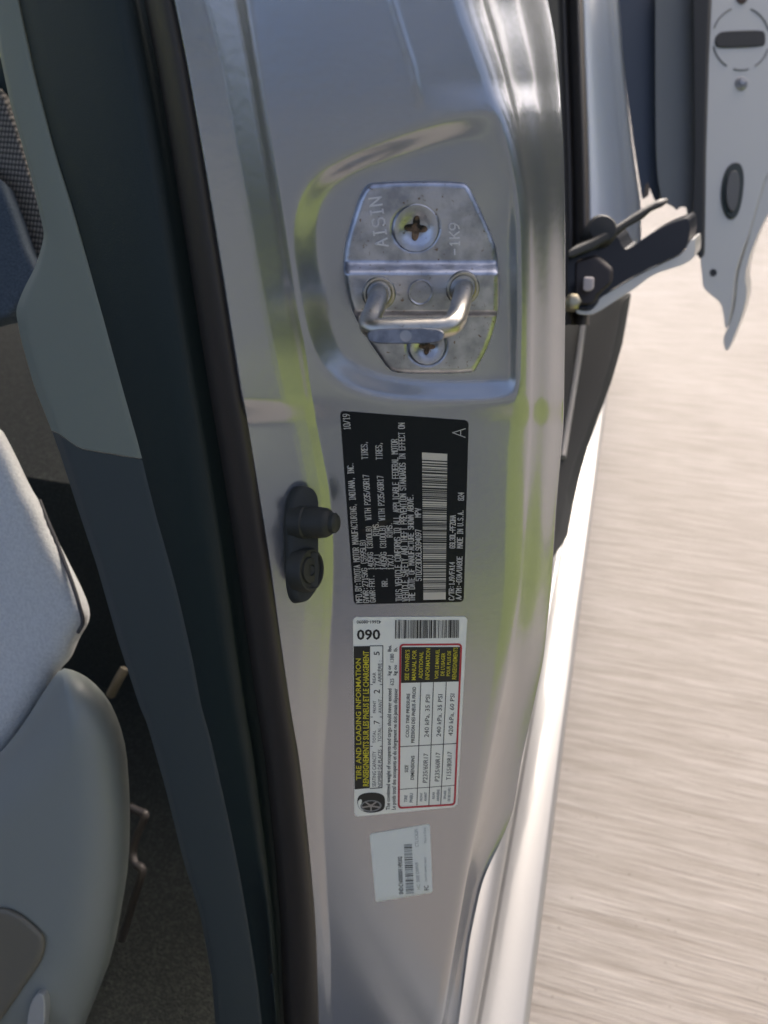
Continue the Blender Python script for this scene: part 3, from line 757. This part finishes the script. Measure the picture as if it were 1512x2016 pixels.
# top strip, both turned the way the label shows
a, b = tz(395, 182), tz(185, 182)
letter(lk, '42661-08090', a, b, 27 * sc, 0.012)
a, b = tz(388, 262), tz(186, 265)
letter(lk, '060', a, b, 84 * sc, 0.025)
rb = random.Random(5); x = 518
while x < 1066:
    w = rb.choice([3, 4, 8, 14]); g = rb.choice([3, 4, 4, 8])
    lk.quad([tz(x, 178), tz(min(x + w, 1072), 178 - (w * .01)), tz(min(x + w, 1072) - 3, 338 - (x - 518) * .012), tz(x - 3, 340 - (x - 518) * .012)]) ; x += w + g
tquad(lw, 163, 300, 405, 1640, 1000)
trow(ly, 'TIRE AND LOADING INFORMATION', 178, 222, 1560, 510, 0.012)
trow(ly, 'RENSEIGNEMENTS SUR LES PNEUS ET LE CHARGEMENT', 240, 288, 1612, 445, 0.022)
trow(lk, 'SEATING CAPACITY', 320, 352, 1615, 1312); trow(lk, 'NOMBRE DE PLACES', 367, 400, 1620, 1295)
trow(lk, 'TOTAL', 323, 350, 1240, 1130); trow(lk, 'TOTAL :', 367, 396, 1228, 1088); trow(lk, '7', 332, 383, 1078, 1045)
trow(lk, 'FRONT', 325, 352, 980, 875); trow(lk, 'AVANT :', 372, 402, 982, 843); trow(lk, '2', 332, 384, 812, 778, .01)
trow(lk, 'REAR', 322, 350, 722, 630); trow(lk, 'ARRIÈRE :', 368, 400, 716, 530); trow(lk, '5', 332, 382, 482, 450, .01)
tline(lk, 300, 402, 412, 400); tline(lk, 411, 400, 404, 1625); tline(lk, 300, 1632, 404, 1625)
for y in (1268, 1015, 735): tline(lk, 305, y, 322, y, 1.2); tline(lk, 386, y, 404, y, 1.2)
trow(lk, 'The combined weight of occupants and cargo should never exceed', 444, 478, 1818, 770, .012)
trow(lk, 'Le poids total des occupants et du chargement ne doit jamais dépasser', 494, 528, 1815, 768, .012)
trow(lk, '625', 474, 506, 742, 684); trow(lk, 'kg or', 450, 480, 655, 568, .012); trow(lk, 'kg ou', 500, 530, 655, 568, .012)
trow(lk, '1380', 474, 506, 542, 470); trow(lk, 'lbs.', 452, 484, 450, 394, .012); trow(lk, 'lb.', 505, 535, 450, 412, .012)
# red bordered table
def rrect(c, r):
    out = []; c = np.array(c, float)
    for i in range(4):
        p, q, s_ = c[i - 1], c[i], c[(i + 1) % 4]
        d1 = (p - q) / np.hypot(*(p - q)); d2 = (s_ - q) / np.hypot(*(s_ - q))
        for k in range(7):
            t_ = k / 6; A_ = q + d1 * r; B_ = q + d2 * r
            out.append((1 - t_) ** 2 * A_ + 2 * t_ * (1 - t_) * q + t_ * t_ * B_)
    return out
rr = rrect([tz(562, 392), tz(1088, 388), tz(1030, 1770), tz(548, 1800)], 7.5)
lr.poly(rr, 3.6, True)
lw.area([tz(572, 412), tz(1078, 410), tz(1066, 708), tz(568, 722)], 8, 5)
for txt, x0, x1, ya, yb in (("SEE OWNER'S", 602, 638, 697, 435), ('MANUAL FOR', 662, 698, 697, 438), ('ADDITIONAL', 722, 756, 683, 452), ('INFORMATION', 780, 816, 693, 425), ('VOIR LE MANUEL', 862, 894, 687, 432), ("DE L'USAGER", 913, 944, 660, 462), ('POUR PLUS DE', 964, 994, 662, 445), ('RENSEIGNEMENTS', 1014, 1050, 690, 415)):
    trow(ly, txt, x0, x1, ya, yb, 0.012)
for xa, xb in ((738, 705), (848, 808), (958, 910)): tline(lk, xa, 716, xb, 1776)
tline(lk, 556, 1272, 1050, 1243); tline(lk, 552, 1640, 1034, 1604, 1.2)
trow(lk, 'COLD TIRE PRESSURE', 612, 640, 1192, 812, .012); trow(lk, 'PRESSION DES PNEUS À FROID', 660, 690, 1238, 755, .012)
trow(lk, '240 kPa, 35 PSI', 774, 812, 1190, 824); trow(lk, '240 kPa, 35 PSI', 880, 918, 1185, 820); trow(lk, '420 kPa, 60 PSI', 984, 1022, 1177, 815)
trow(lk, 'SIZE', 600, 628, 1493, 1430, .012); trow(lk, 'DIMENSIONS', 652, 682, 1557, 1350, .012)
trow(lk, 'P235/60R17', 758, 798, 1582, 1330); trow(lk, 'P235/60R17', 862, 902, 1570, 1322); trow(lk, 'T155/80R17', 963, 1002, 1560, 1315)
for txt, x0, x1, ya, yb in (('TIRE', 595, 620, 1750, 1690), ('PNEU', 643, 670, 1752, 1672), ('FRONT', 732, 752, 1742, 1668), ('AVANT', 768, 790, 1742, 1664), ('REAR', 838, 858, 1722, 1660), ('ARRIÈRE', 876, 898, 1742, 1640), ('SPARE', 936, 956, 1724, 1650), ('DE SECOURS', 972, 994, 1742, 1625)):
    trow(lg, txt, x0, x1, ya, yb, .02)
lw.build('black_field', INKB, tire.root, 0.00040); ly.build('yellow_lettering', INKY, tire.root, 0.00055); lk.build('black_lettering', INKB, tire.root, 0.00045)
lg.build('grey_lettering', INKG, tire.root, 0.00045); lr.build('red_border', INKR, tire.root, 0.00058).pop('kind', None)
# printed wheel
def disc(pr, cx, cy, rx, ry, n=36, tilt=0.0, r0=None):
    th = np.linspace(0, 2 * math.pi, n, endpoint=False)
    x = rx * np.cos(th); y = ry * np.sin(th)
    pts = [tz(cx + a_ * math.cos(tilt) - b_ * math.sin(tilt), cy + a_ * math.sin(tilt) + b_ * math.cos(tilt)) for a_, b_ in zip(x, y)]
    pr.quad(pts)
w1, w2, w3, w4 = (Print(tire.at) for _ in range(4))
th_ = [(190, 1760), (190, 1722), (205, 1695), (240, 1675), (300, 1666), (360, 1668), (408, 1684), (428, 1710), (430, 1760), (425, 1800), (400, 1825), (350, 1838), (290, 1842), (235, 1828), (203, 1800)]
w1.quad([tz(*p) for p in smooth_poly(th_, 1)])
w2.quad([tz(*p) for p in smooth_poly([(194, 1745), (215, 1722), (232, 1730), (225, 1768), (232, 1805), (255, 1826), (225, 1818), (200, 1790)], 1)])
disc(w3, 308, 1782, 92, 50, tilt=-.05)
disc(w4, 308, 1782, 76, 40, tilt=-.05)
w5 = Print(tire.at)
for k in range(5):
    an = k * 2 * math.pi / 5 + .3; w5.line(tz(308, 1782), tz(308 + 76 * math.cos(an), 1782 + 40 * math.sin(an)), 3.0)
disc(w5, 308, 1782, 20, 13)
w1.build('wheel_picture', INKB, tire.root, .00045); w2.build('wheel_highlight', WHITEV, tire.root, .00052); w3.build('wheel_rim', INKG, tire.root, .00056); w4.build('wheel_opening', INKB, tire.root, .00060); w5.build('wheel_spokes', STEEL, tire.root, .00065)

# ---- pale plain sticker below
sn = Sticker('serial_label', [(727.5, 1642), (846.5, 1622), (851.5, 1757), (740, 1776)], PAPER, 'small pale blue white paper sticker with a faded barcode, lowest on the pillar', 5)
def sz(x, y): return (660 + x * .1984, 1580 + y * .1984)
s1, s2 = Print(sn.at), Print(sn.at)
letter(s1, 'SND:C1600000011490302', sz(675, 910), sz(662, 535), 42 * .1984, .02)
rb = random.Random(3); y = 412
while y < 900:
    w = rb.choice([4, 5, 8, 12]); g = rb.choice([4, 5, 7, 10]); k = (y - 412) / 490
    (s1 if rb.random() < .6 else s2).quad([sz(682 + 20 * k, y + 6), sz(762 + 18 * k, y), sz(762 + 18 * k, y + w), sz(682 + 20 * k, y + w + 6)]); y += w + g
letter(s2, 'HC: S00E D09N9', sz(845, 860), sz(825, 595), 34 * .1984); letter(s2, 'CTL1CA2P1', sz(828, 438), sz(820, 262), 34 * .1984)
letter(s1, 'FC', sz(930, 868), sz(924, 822), 44 * .1984, .02); letter(s2, '2AOYT-WMPC100A9', sz(912, 785), sz(905, 545), 22 * .1984); letter(s2, 'Made in China', sz(905, 400), sz(898, 250), 22 * .1984)
s1.build('dark_lettering', mat('faded_black_print', (0.09, 0.10, 0.10), 0.5), sn.root, .00045); s2.build('grey_lettering', mat('pale_grey_print', (0.33, 0.37, 0.38), 0.5), sn.root, .00045)

# embossed marks on the striker plate
class OnPlate:
    at = staticmethod(lambda u, v, l: ppt(u, v, l))
em = Print(OnPlate.at)
def emb(text, a, b, h, w): etch(em, text, a, b, h, w)
emb('AISIN', (764, 484), (750, 388), 24, 3.2)
emb('-1K9', (905, 502), (904, 440), 19, 2.6)
emo = em.build('embossed_marks', mat('zinc_edge_glint', (0.72, 0.72, 0.75), 0.5, .25), striker, 0.0006)  # paler than the plate: light caught by the raised edges, put into the colour
sol = emo.modifiers.new('thick', 'SOLIDIFY'); sol.thickness = 0.0006; sol.offset = -1

# ================================================================ rubber courtesy switch
sw_o = [(590, 954), (606, 960), (616, 975), (619, 1000), (620, 1064), (627, 1097), (626, 1128), (616, 1158), (606, 1172), (592, 1186), (578, 1189), (568, 1178), (562, 1150), (559, 1090), (557, 1030), (562, 982), (573, 959)]
def switch():
    p = smooth_poly(sw_o, 2); c = p.mean(0)
    d0 = float(base(600, 1070)) - 0.0150
    rows = []
    # outline facing outboard: the far rim lies left and deeper, the front face right and nearer
    for dx, sx, sy, dd in ((0, 1.0, 1.0, 0.010), (0, 1.0, 1.0, 0.0), (3, 0.99, 0.995, -0.004), (9, 0.90, 0.985, -0.0058), (14, 0.80, 0.97, -0.0060)):
        u = c[0] + (p[:, 0] - c[0]) * sx + dx * (1 if dx else 0); v = c[1] + (p[:, 1] - c[1]) * sy
        u = np.where(u > p[:, 0].max() - 0, p[:, 0].max(), u)
        rows.append(P(u, v, d0 + dd - (p[:, 0] - c[0]) * -0.00008))
    n = len(p); po = np.sum(p[:, 0] * np.roll(p[:, 1], -1) - np.roll(p[:, 0], -1) * p[:, 1])
    f = [tuple(q) for q in grid_faces(len(rows), n, True)] + [tuple(range((len(rows) - 1) * n, len(rows) * n))]
    f = [q if po > 0 else q[::-1] for q in f[:-1]] + [f[-1] if po < 0 else f[-1][::-1]]
    rub = mat('switch_rubber', (0.022, 0.024, 0.02), 0.62, bump=(800, .2, .0005))
    o = mesh_obj('door_switch', np.concatenate(rows), f, rub, car, label='black rubber door switch with a stubby plunger')
    sharp(o, 50)
    ax = RGT * 0.93 - FWD * 0.33 - UPV * 0.02; q = d0 / F
    c0 = P(600, 1028, d0 - 0.0055)
    lathe('plunger', c0, ax, [(33 * q, -0.006), (33 * q, 0.0005), (30 * q, 0.0012), (30.5 * q, 0.0085), (29 * q, 0.0092), (29 * q, 0.0110), (25 * q, 0.0130), (20 * q, 0.0138), (19.5 * q, 0.0158), (15 * q, 0.0169), (6 * q, 0.0172)], rub, o, 40)
    c1 = P(603, 1122, d0 - 0.0055); ax2 = RGT * 0.86 - FWD * 0.50
    lathe('boss', c1, ax2, [(43 * q, -0.004), (43 * q, 0.0022), (40 * q, 0.0034), (36 * q, 0.0034), (34 * q, 0.0020), (26 * q, 0.0018), (24 * q, 0.0028), (12 * q, 0.0030), (11 * q, 0.0018), (2 * q, 0.0016)], rub, o, 44)
switch()

# ================================================================ cabin: seat, carpet, bracket
seat = root('seat_anchor', (0, 0, 0), '', '') if False else None
def sd1(u, v): return 0.60 + 0.00006 * (np.asarray(v, float) - 1100) - 0.00022 * np.asarray(u, float)
seat_o = inflate('seat', [(-120, 760), (0, 838), (28, 890), (60, 959), (81, 992), (102, 1042), (134, 1103), (168, 1172), (178, 1205), (174, 1228), (160, 1250), (150, 1272), (140, 1296), (118, 1318), (93, 1362), (46, 1436), (0, 1496), (-120, 1620)], sd1, 60, 0.03, 0.10, SUEDE, car, step=8, label='grey suede seat cushion with a stitched side seam',
                 disp=lambda u, v: 0.006 * np.exp(-((u + v * .1 - 130) / 90.0) ** 2))
seam = [(78, 985), (92, 1022), (111, 1066), (128, 1110), (144, 1153), (156, 1192), (163, 1224), (154, 1245)]
sq = np.array(seam, float); 
_ps = np.array([(-120, 760), (0, 838), (28, 890), (60, 959), (81, 992), (102, 1042), (134, 1103), (168, 1172), (178, 1205), (174, 1228), (160, 1250), (150, 1272), (140, 1296), (118, 1318), (93, 1362), (46, 1436), (0, 1496), (-120, 1620)], float)
s_ = np.maximum(sdf(sq[:, 0], sq[:, 1], smooth_poly(_ps, 1)), 0); hh = 0.03 * np.sqrt(1 - (1 - np.clip(s_ / 60, 0, 1)) ** 2)
tube('seam', spline(P(sq[:, 0], sq[:, 1], sd1(sq[:, 0], sq[:, 1]) - hh - 0.004), 6), 0.0014, mat('seam_thread', (0.08, 0.08, 0.085), .9), seat_o, 8)
def sd2(u, v): return 0.57 + 0.00010 * (np.asarray(v, float) - 1500) - 0.0001 * np.asarray(u, float)
cov = inflate('side_cover', [(-120, 1600), (0, 1484), (46, 1426), (93, 1350), (120, 1314), (148, 1320), (178, 1337), (213, 1374), (236, 1425), (249, 1476), (255, 1559), (256, 1624), (254, 1693), (244, 1763), (222, 1879), (190, 1960), (150, 2060), (-120, 2120)], sd2, 120, 0.05, 0.08, SEATP, seat_o, step=9, label='smooth blue grey plastic side cover of the seat')
def hcov(u, v): return sd2(u, v) - 0.050
inflate('hinge_cap', [(-60, 1790), (0, 1786), (28, 1792), (51, 1807), (75, 1828), (88, 1843), (90, 1862), (83, 1890), (56, 1930), (28, 1971), (0, 2010), (-60, 2080)], lambda u, v: hcov(u, v) - 0.002, 14, 0.003, 0.01, OLIVE, seat_o, step=7, label='taupe plastic cap at the foot of the seat cover')
slab('belt_anchor', smooth_poly([(50, 2040), (54, 1990), (66, 1962), (78, 1955), (88, 1965), (89, 2000), (84, 2040)], 1), lambda u, v: hcov(u, v) - 0.008, 0.01, mat('pale_plastic', (0.40, 0.41, 0.40), .5), seat_o, .002)
# rear cushion seen past the trim at the top left, with its woven side
def sd3(u, v): return 0.72 - 0.0002 * (np.asarray(u, float))
def weave(name, c0, c1, scale):
    M = mat(name, c0, .9); t = M.node_tree; b = t.nodes['Principled BSDF']; L = t.links.new; tc = t.nodes['Texture Coordinate']
    w = []
    for ax in ('X', 'Z'):
        n = t.nodes.new('ShaderNodeTexWave'); n.bands_direction = ax; n.inputs['Scale'].default_value = scale; n.inputs['Distortion'].default_value = .6; n.inputs['Detail'].default_value = 1; L(tc.outputs['Object'], n.inputs['Vector']); w.append(n.outputs['Fac'])
    mu = t.nodes.new('ShaderNodeMath'); mu.operation = 'MULTIPLY'; L(w[0], mu.inputs[0]); L(w[1], mu.inputs[1])
    r = t.nodes.new('ShaderNodeValToRGB'); r.color_ramp.elements[0].position = .05; r.color_ramp.elements[0].color = (*c1, 1); r.color_ramp.elements[1].position = .35; r.color_ramp.elements[1].color = (*c0, 1); L(mu.outputs[0], r.inputs[0]); L(r.outputs[0], b.inputs['Base Color'])
    bp = t.nodes.new('ShaderNodeBump'); bp.inputs['Strength'].default_value = .8; bp.inputs['Distance'].default_value = .002; L(mu.outputs[0], bp.inputs['Height']); L(bp.outputs[0], b.inputs['Normal'])
    return M
slab('far_seat', [(-60, 120), (0, 172), (30, 250), (70, 380), (100, 462), (80, 560), (-60, 400)], sd3, .1, weave('woven_fabric', (0.30, 0.27, 0.23), (0.05, 0.05, 0.045), 75), car, .004, label='woven tan fabric of the far seat')
slab('seat_bolster', [(-60, 300), (0, 352), (26, 420), (50, 490), (76, 540), (50, 575), (20, 620), (-60, 640)], lambda u, v: sd3(u, v) - .03, .03, BLUE, car, .006, label='blue fabric side of the far seat')
# floor of the cabin
zf = float(P(300, 1900, 0.80)[2])
def box(name, x0, x1, y0, y1, z0, z1, mt, parent=None, bev=0, **k):
    v = [(x, y, z) for z in (z0, z1) for y in (y0, y1) for x in (x0, x1)]
    f = [(0, 2, 3, 1), (4, 5, 7, 6), (0, 1, 5, 4), (2, 6, 7, 3), (0, 4, 6, 2), (1, 3, 7, 5)]
    o = mesh_obj(name, v, f, mt, parent, smooth=False, **k)
    if bev: bevel(o, bev)
    return o
box('floor_carpet', -1.6, float(E0[0]) - 0.16, -1.0, 2.6, zf - .05, zf, CARPET, car)
box('seat_base', -1.2, -0.20, 0.66, 1.6, zf, zf + .35, CARPET, car)
box('roof', -1.65, -0.14, -0.40, 2.8, H + .66, H + .70, PAINT, car, .02)
box('far_side', -1.70, -1.62, -1.0, 2.8, .3, H - .15, TRIM_D, car)
box('rear_wall', -1.6, -0.30, 1.9, 1.96, zf, H - .1, TRIM_D, car)
box('dashboard', -1.6, -0.12, -1.35, -1.05, zf, 1.0, TRIM_D, car, .03)
def front_door():
    # hinged ahead of the opening, standing open
    hx, hy, a = 0.04, -1.02, math.radians(30)
    dx, dy = math.cos(a), math.sin(a); nx, ny = -dy, dx
    def prism(name, pts, o0, o1, mt, par, bv):
        v = [(hx + dx * s + nx * o, hy + dy * s + ny * o, z) for o in (o0, o1) for s, z in pts]; n = len(pts)
        f = [tuple(range(n)), tuple(range(2 * n - 1, n - 1, -1))] + [(i, i + n, (i + 1) % n + n, (i + 1) % n) for i in range(n)]
        return bevel(mesh_obj(name, v, [q[::-1] for q in f], mt, par, smooth=False), bv)
    d = prism('front_door', [(0, .42), (.06, .34), (1.0, .34), (1.05, .5), (1.08, 1.22), (0, 1.22)], 0, .10, mat('door_card', (.075, .085, .10), .6), car, .02)
    prism('outer_skin', [(-.02, .40), (.05, .31), (1.02, .31), (1.08, .5), (1.11, 1.24), (-.02, 1.24)], -.03, -.002, PAINT, d, .01)
    prism('armrest', [(.2, .72), (.9, .76), (.9, .82), (.2, .80)], .102, .16, TRIM_L, d, .015)
    prism('window_frame', [(0, 1.222), (1.08, 1.222), (1.02, 1.60), (.75, 1.62), (.35, 1.50), (.30, 1.45), (.74, 1.575), (.98, 1.555), (1.02, 1.26), (.02, 1.26)], .0, .04, BLACK, d, .005)
    GL_ = bpy.data.materials.new('tinted_glass'); GL_.use_nodes = True; b_ = GL_.node_tree.nodes['Principled BSDF']
    b_.inputs['Base Color'].default_value = (.30, .33, .36, 1); b_.inputs['Transmission Weight'].default_value = 1; b_.inputs['Roughness'].default_value = .02; b_.inputs['IOR'].default_value = 1.45
    prism('window_pane', [(.02, 1.23), (1.03, 1.23), (.99, 1.57), (.74, 1.59), (.34, 1.48)], .016, .020, GL_, d, .0005)
front_door()
tube('seat_bracket', spline([P(258, 1590, .78), P(278, 1600, .77), P(286, 1606, .765), P(272, 1640, .77), P(262, 1675, .775), P(266, 1700, .77), P(280, 1712, .765), P(272, 1745, .77), P(255, 1800, .79), P(240, 1850, .80)], 6), .004, mat('dark_wire', (.10, .09, .085), .5, .5), car, 10)
tube('floor_strap', spline([P(246, 1316, .82), P(232, 1340, .82), P(218, 1368, .83)], 5), .005, mat('tan_strap', (0.16, 0.14, 0.10), .8), car, 8)

# ================================================================ behind the pillar: seal, door and its arm
def vs_strip(name, prof, mt, v0, v1, step=14, label=None, parent=car):
    vs = np.arange(v0, v1 + 1, step)
    cols = [P(uf(vs), vs, np.broadcast_to(df(vs) if callable(df) else df, vs.shape)) for uf, df in prof]
    return grid_obj(name, np.stack(cols, 1), mt, parent, label=label)
c1 = curve([(1144, -60), (1148, 0), (1152, 120), (1157, 250), (1160, 360), (1162, 500), (1160, 620)], 20)
vs_strip('rear_door_seal', [(off(c1, 90), .86), (off(c1, 52), .83), (off(c1, 40), .815), (off(c1, 30), .83), (off(c1, 24), .835), (off(c1, 14), .812), (off(c1, 5), .818), (off(c1, 0), .835), (off(c1, 0), .90)], SEAL, -60, 640, label='black rubber seal behind the pillar, of the sliding door opening')
c2 = curve([(1215, -60), (1218, 0), (1226, 120), (1240, 250), (1252, 340), (1262, 400), (1262, 470)], 20)
vs_strip('rear_pillar', [(off(c1, 10), .92), (off(c1, 2), .868), (off(c1, -4), .866), (lambda v: .75 * c1(v) + .25 * c2(v), .885), (lambda v: .5 * c1(v) + .5 * c2(v), .900), (lambda v: .3 * c1(v) + .7 * c2(v), .903), (lambda v: .12 * c1(v) + .88 * c2(v), .892), (c2, .86), (c2, 1.1)], mat('lit_silver_edge', (.90, .90, .88), .40, .05), -60, 520, label='silver painted edge of the rear door opening')  # near-white base colour puts outdoor light into the silver paint

door = mesh_obj('sliding_door', [(0, 0, 0)], [], None)       # replaced below
bpy.data.objects.remove(door)
BK = np.array([0.25, 0.97, 0.0])
panel = [(1400, -60), (1393, 60), (1388, 180), (1385, 300), (1383, 420), (1380, 500), (1378, 515), (1382, 545), (1383, 566), (1398, 580), (1419, 597), (1424, 620), (1427, 645), (1431, 650), (1442, 600), (1446, 545), (1458, 505), (1478, 450), (1512, 330), (1600, 180), (1600, -60)]
def ddp(u, v): return 1.02 + 0.00012 * (np.asarray(u, float) - 1390)
door = slab('sliding_door', panel, ddp, .05, DOORW, car, .006, BK, label='silver front edge of the rear sliding door, hanging open', sm=1)
slab('outer_skin', [(1600, 200), (1512, 332), (1480, 450), (1462, 505), (1451, 545), (1447, 602), (1436, 640), (1425, 660), (1423, 676), (1431, 696), (1441, 674), (1461, 624), (1472, 578), (1465, 545), (1480, 490), (1512, 418), (1600, 300)], lambda u, v: ddp(u, v) + .012, .04, DOORW, door, .004, BK, label='bright outer skin flange of the sliding door', sm=1)
def ondoor(u, v, l=0.0): return P(u, v, ddp(u, v) - l)
stad = [(1416, 64), (1424, 61), (1470, 59), (1500, 59), (1507, 64), (1508, 84), (1503, 90), (1450, 93), (1418, 93), (1409, 88), (1409, 72)]
slab('slot', stad, lambda u, v: ddp(u, v) - .0022, .004, BLACK, door, .001, sm=1)
# scribed arcs round the slot
def arcs():
    pr = []
    for a0, a1 in ((200, 250), (290, 345), (20, 60), (75, 105), (120, 165)):
        th = np.radians(np.linspace(a0, a1, 10)); u = 1459 + 56 * np.cos(th); v = 76 + 62 * np.sin(th)
        tube('groove', ondoor(u, v, .0004), .0011, mat_groove, door, 6)
mat_groove = mat('door_sealer', (0.20, 0.20, 0.20), .6)
arcs()
lathe('screw', ondoor(1458, 166, -.001), -FWD, [(.0085, -.002), (.0085, .003), (.0068, .0045), (.0055, .0045), (.0048, .003), (.0042, .006), (.0015, .0066)], STEEL, door, 28)
lathe('screw', ondoor(1459, -4, -.001), -FWD, [(.0085, -.002), (.0085, .003), (.0060, .0045), (.0015, .0046)], mat('brown_plug', (.10, .06, .05), .6), door, 28)
ov = smooth_poly([(1445, 318), (1460, 320), (1467, 345), (1464, 385), (1456, 420), (1442, 434), (1428, 422), (1420, 390), (1424, 350), (1434, 326)], 2)
slab('guide_pocket', ov, lambda u, v: ddp(u, v) - .003, .006, TRIM_D, door, .002)
ovi = np.array([(1443 + (a_ - 1443) * .6, 376 + (b_ - 376) * .72) for a_, b_ in ov])
slab('guide_insert', ovi, lambda u, v: ddp(u, v) - .0065, .004, mat('grey_insert', (.09, .09, .09), .5), door, .0015)
lathe('drain_hole', ondoor(1404, 537, .0006), -FWD, [(.0048, -.002), (.0048, .0006), (.003, .0003)], BLACK, door, 20)
# dark inner lining and black seals of the door
slab('door_lining', [(1290, -60), (1290, 60), (1290, 200), (1292, 330), (1300, 385), (1306, 398), (1322, 406), (1327, 409), (1331, 415), (1336, 409), (1343, 407), (1352, 408), (1352, 430), (1362, 480), (1372, 506), (1379, 500), (1382, 300), (1385, 150), (1393, -60)], 1.03, .03, mat('door_lining_grey', (.12, .13, .135), .55, bump=(500, .2, .001)), door, .005, BK, sm=2, label='dark grey inner lining of the sliding door')
slab('edge_seal', [(1362, -60), (1364, 100), (1366, 300), (1362, 420), (1370, 495), (1377, 512), (1384, 505), (1387, 300), (1392, 120), (1400, -60)], 1.012, .02, BLACK, door, .006, BK)
slab('front_seal', [(1212, -60), (1226, 120), (1244, 260), (1256, 340), (1265, 400), (1268, 372), (1274, 358), (1278, 368), (1288, 395), (1296, 400), (1300, 385), (1294, 300), (1292, 100), (1292, -60)], 1.045, .03, mat('navy_rubber', (.030, .042, .064), .45), door, .008, BK, sm=1)
# hinge arm reaching from the sill to the door
AX = 1100; 
def hz(x, y): return (1100 + x * .2725, 340 + y * .2725)
arm = slab('hinge_arm', [hz(*p) for p in [(60, 600), (130, 580), (250, 520), (380, 430), (430, 470), (450, 520), (480, 560), (545, 530), (640, 460), (720, 410), (800, 372), (890, 338), (935, 330), (950, 400), (935, 500), (900, 575), (760, 640), (560, 735), (400, 830), (285, 905), (262, 970), (235, 985), (150, 975), (70, 960)]], lambda u, v: .79 + .0002 * (u - 1116), .035, GLOSSB, car, 0, BK, label='gloss black sliding door hinge arm with a pale lower edge', sm=1)
slab('arm_rim', [hz(*p) for p in [(120, 985), (180, 1000), (245, 992), (275, 930), (300, 900), (420, 830), (570, 742), (760, 650), (905, 580), (945, 490), (985, 470), (988, 560), (975, 612), (930, 652), (830, 690), (720, 722), (640, 765), (560, 832), (420, 920), (262, 1022), (200, 1030), (130, 1022)]], lambda u, v: .795 + .0002 * (u - 1116), .03, DOORW, arm, .005, BK, sm=1)
slab('check_strap', [hz(*p) for p in [(60, 560), (240, 480), (400, 390), (540, 300), (640, 240), (700, 208), (760, 195), (765, 240), (650, 290), (590, 345), (480, 405), (400, 470), (250, 560), (100, 620), (60, 630)]], lambda u, v: .775 + .0002 * (u - 1116), .02, BLACK, arm, .004, BK)
lathe('roller', P(*hz(305, 425), .80), -FWD, [(.016, -.02), (.016, .004), (.013, .008), (.004, .009)], BLACK, arm, 30)
lathe('bolt', P(*hz(100, 935), .785), -FWD, [(.0085, -.01), (.0085, .003), (.006, .005), (.002, .0055)], mat('brass_bolt', (.45, .40, .28), .35, .9), arm, 6)
slab('latch_tab', [hz(*p) for p in [(175, 755), (250, 760), (245, 850), (200, 865), (170, 850)]], .782, .006, mat('pale_tab', (.42, .38, .38), .45), arm, .002, BK)
slab('mount_plate', [hz(*p) for p in [(110, 640), (260, 600), (380, 700), (380, 800), (270, 900), (250, 960), (110, 960)]], .792, .01, mat('brown_black_metal', (.035, .03, .03), .5, .4), arm, .004, BK)
# dark wedge in place of the shade on the painted sill under the arm
slab('sill_shade', [(1090, 590), (1150, 600), (1224, 596), (1205, 700), (1181, 780), (1155, 850), (1131, 915), (1112, 980), (1098, 1040), (1086, 1100), (1070, 1130), (1075, 800)], lambda u, v: 1.02 + .0 * u - .00055 * (v - 600), .05, mat('sill_shade_grey', (.026, .029, .029), .75, spec=.3), car, .006, BK, label='dark plastic sill trim under the sliding door')  # not a trim part: dark wedge standing in for shade on the sill
tube('sill_ridge', spline(P([1158, 1150, 1139, 1121, 1108], [590, 629, 710, 819, 900], [1.005, .985, .94, .88, .83]), 5), .0035, mat('sill_ridge_grey', (.30, .29, .27), .5), car, 8)

print('OBJ', len(bpy.data.objects))
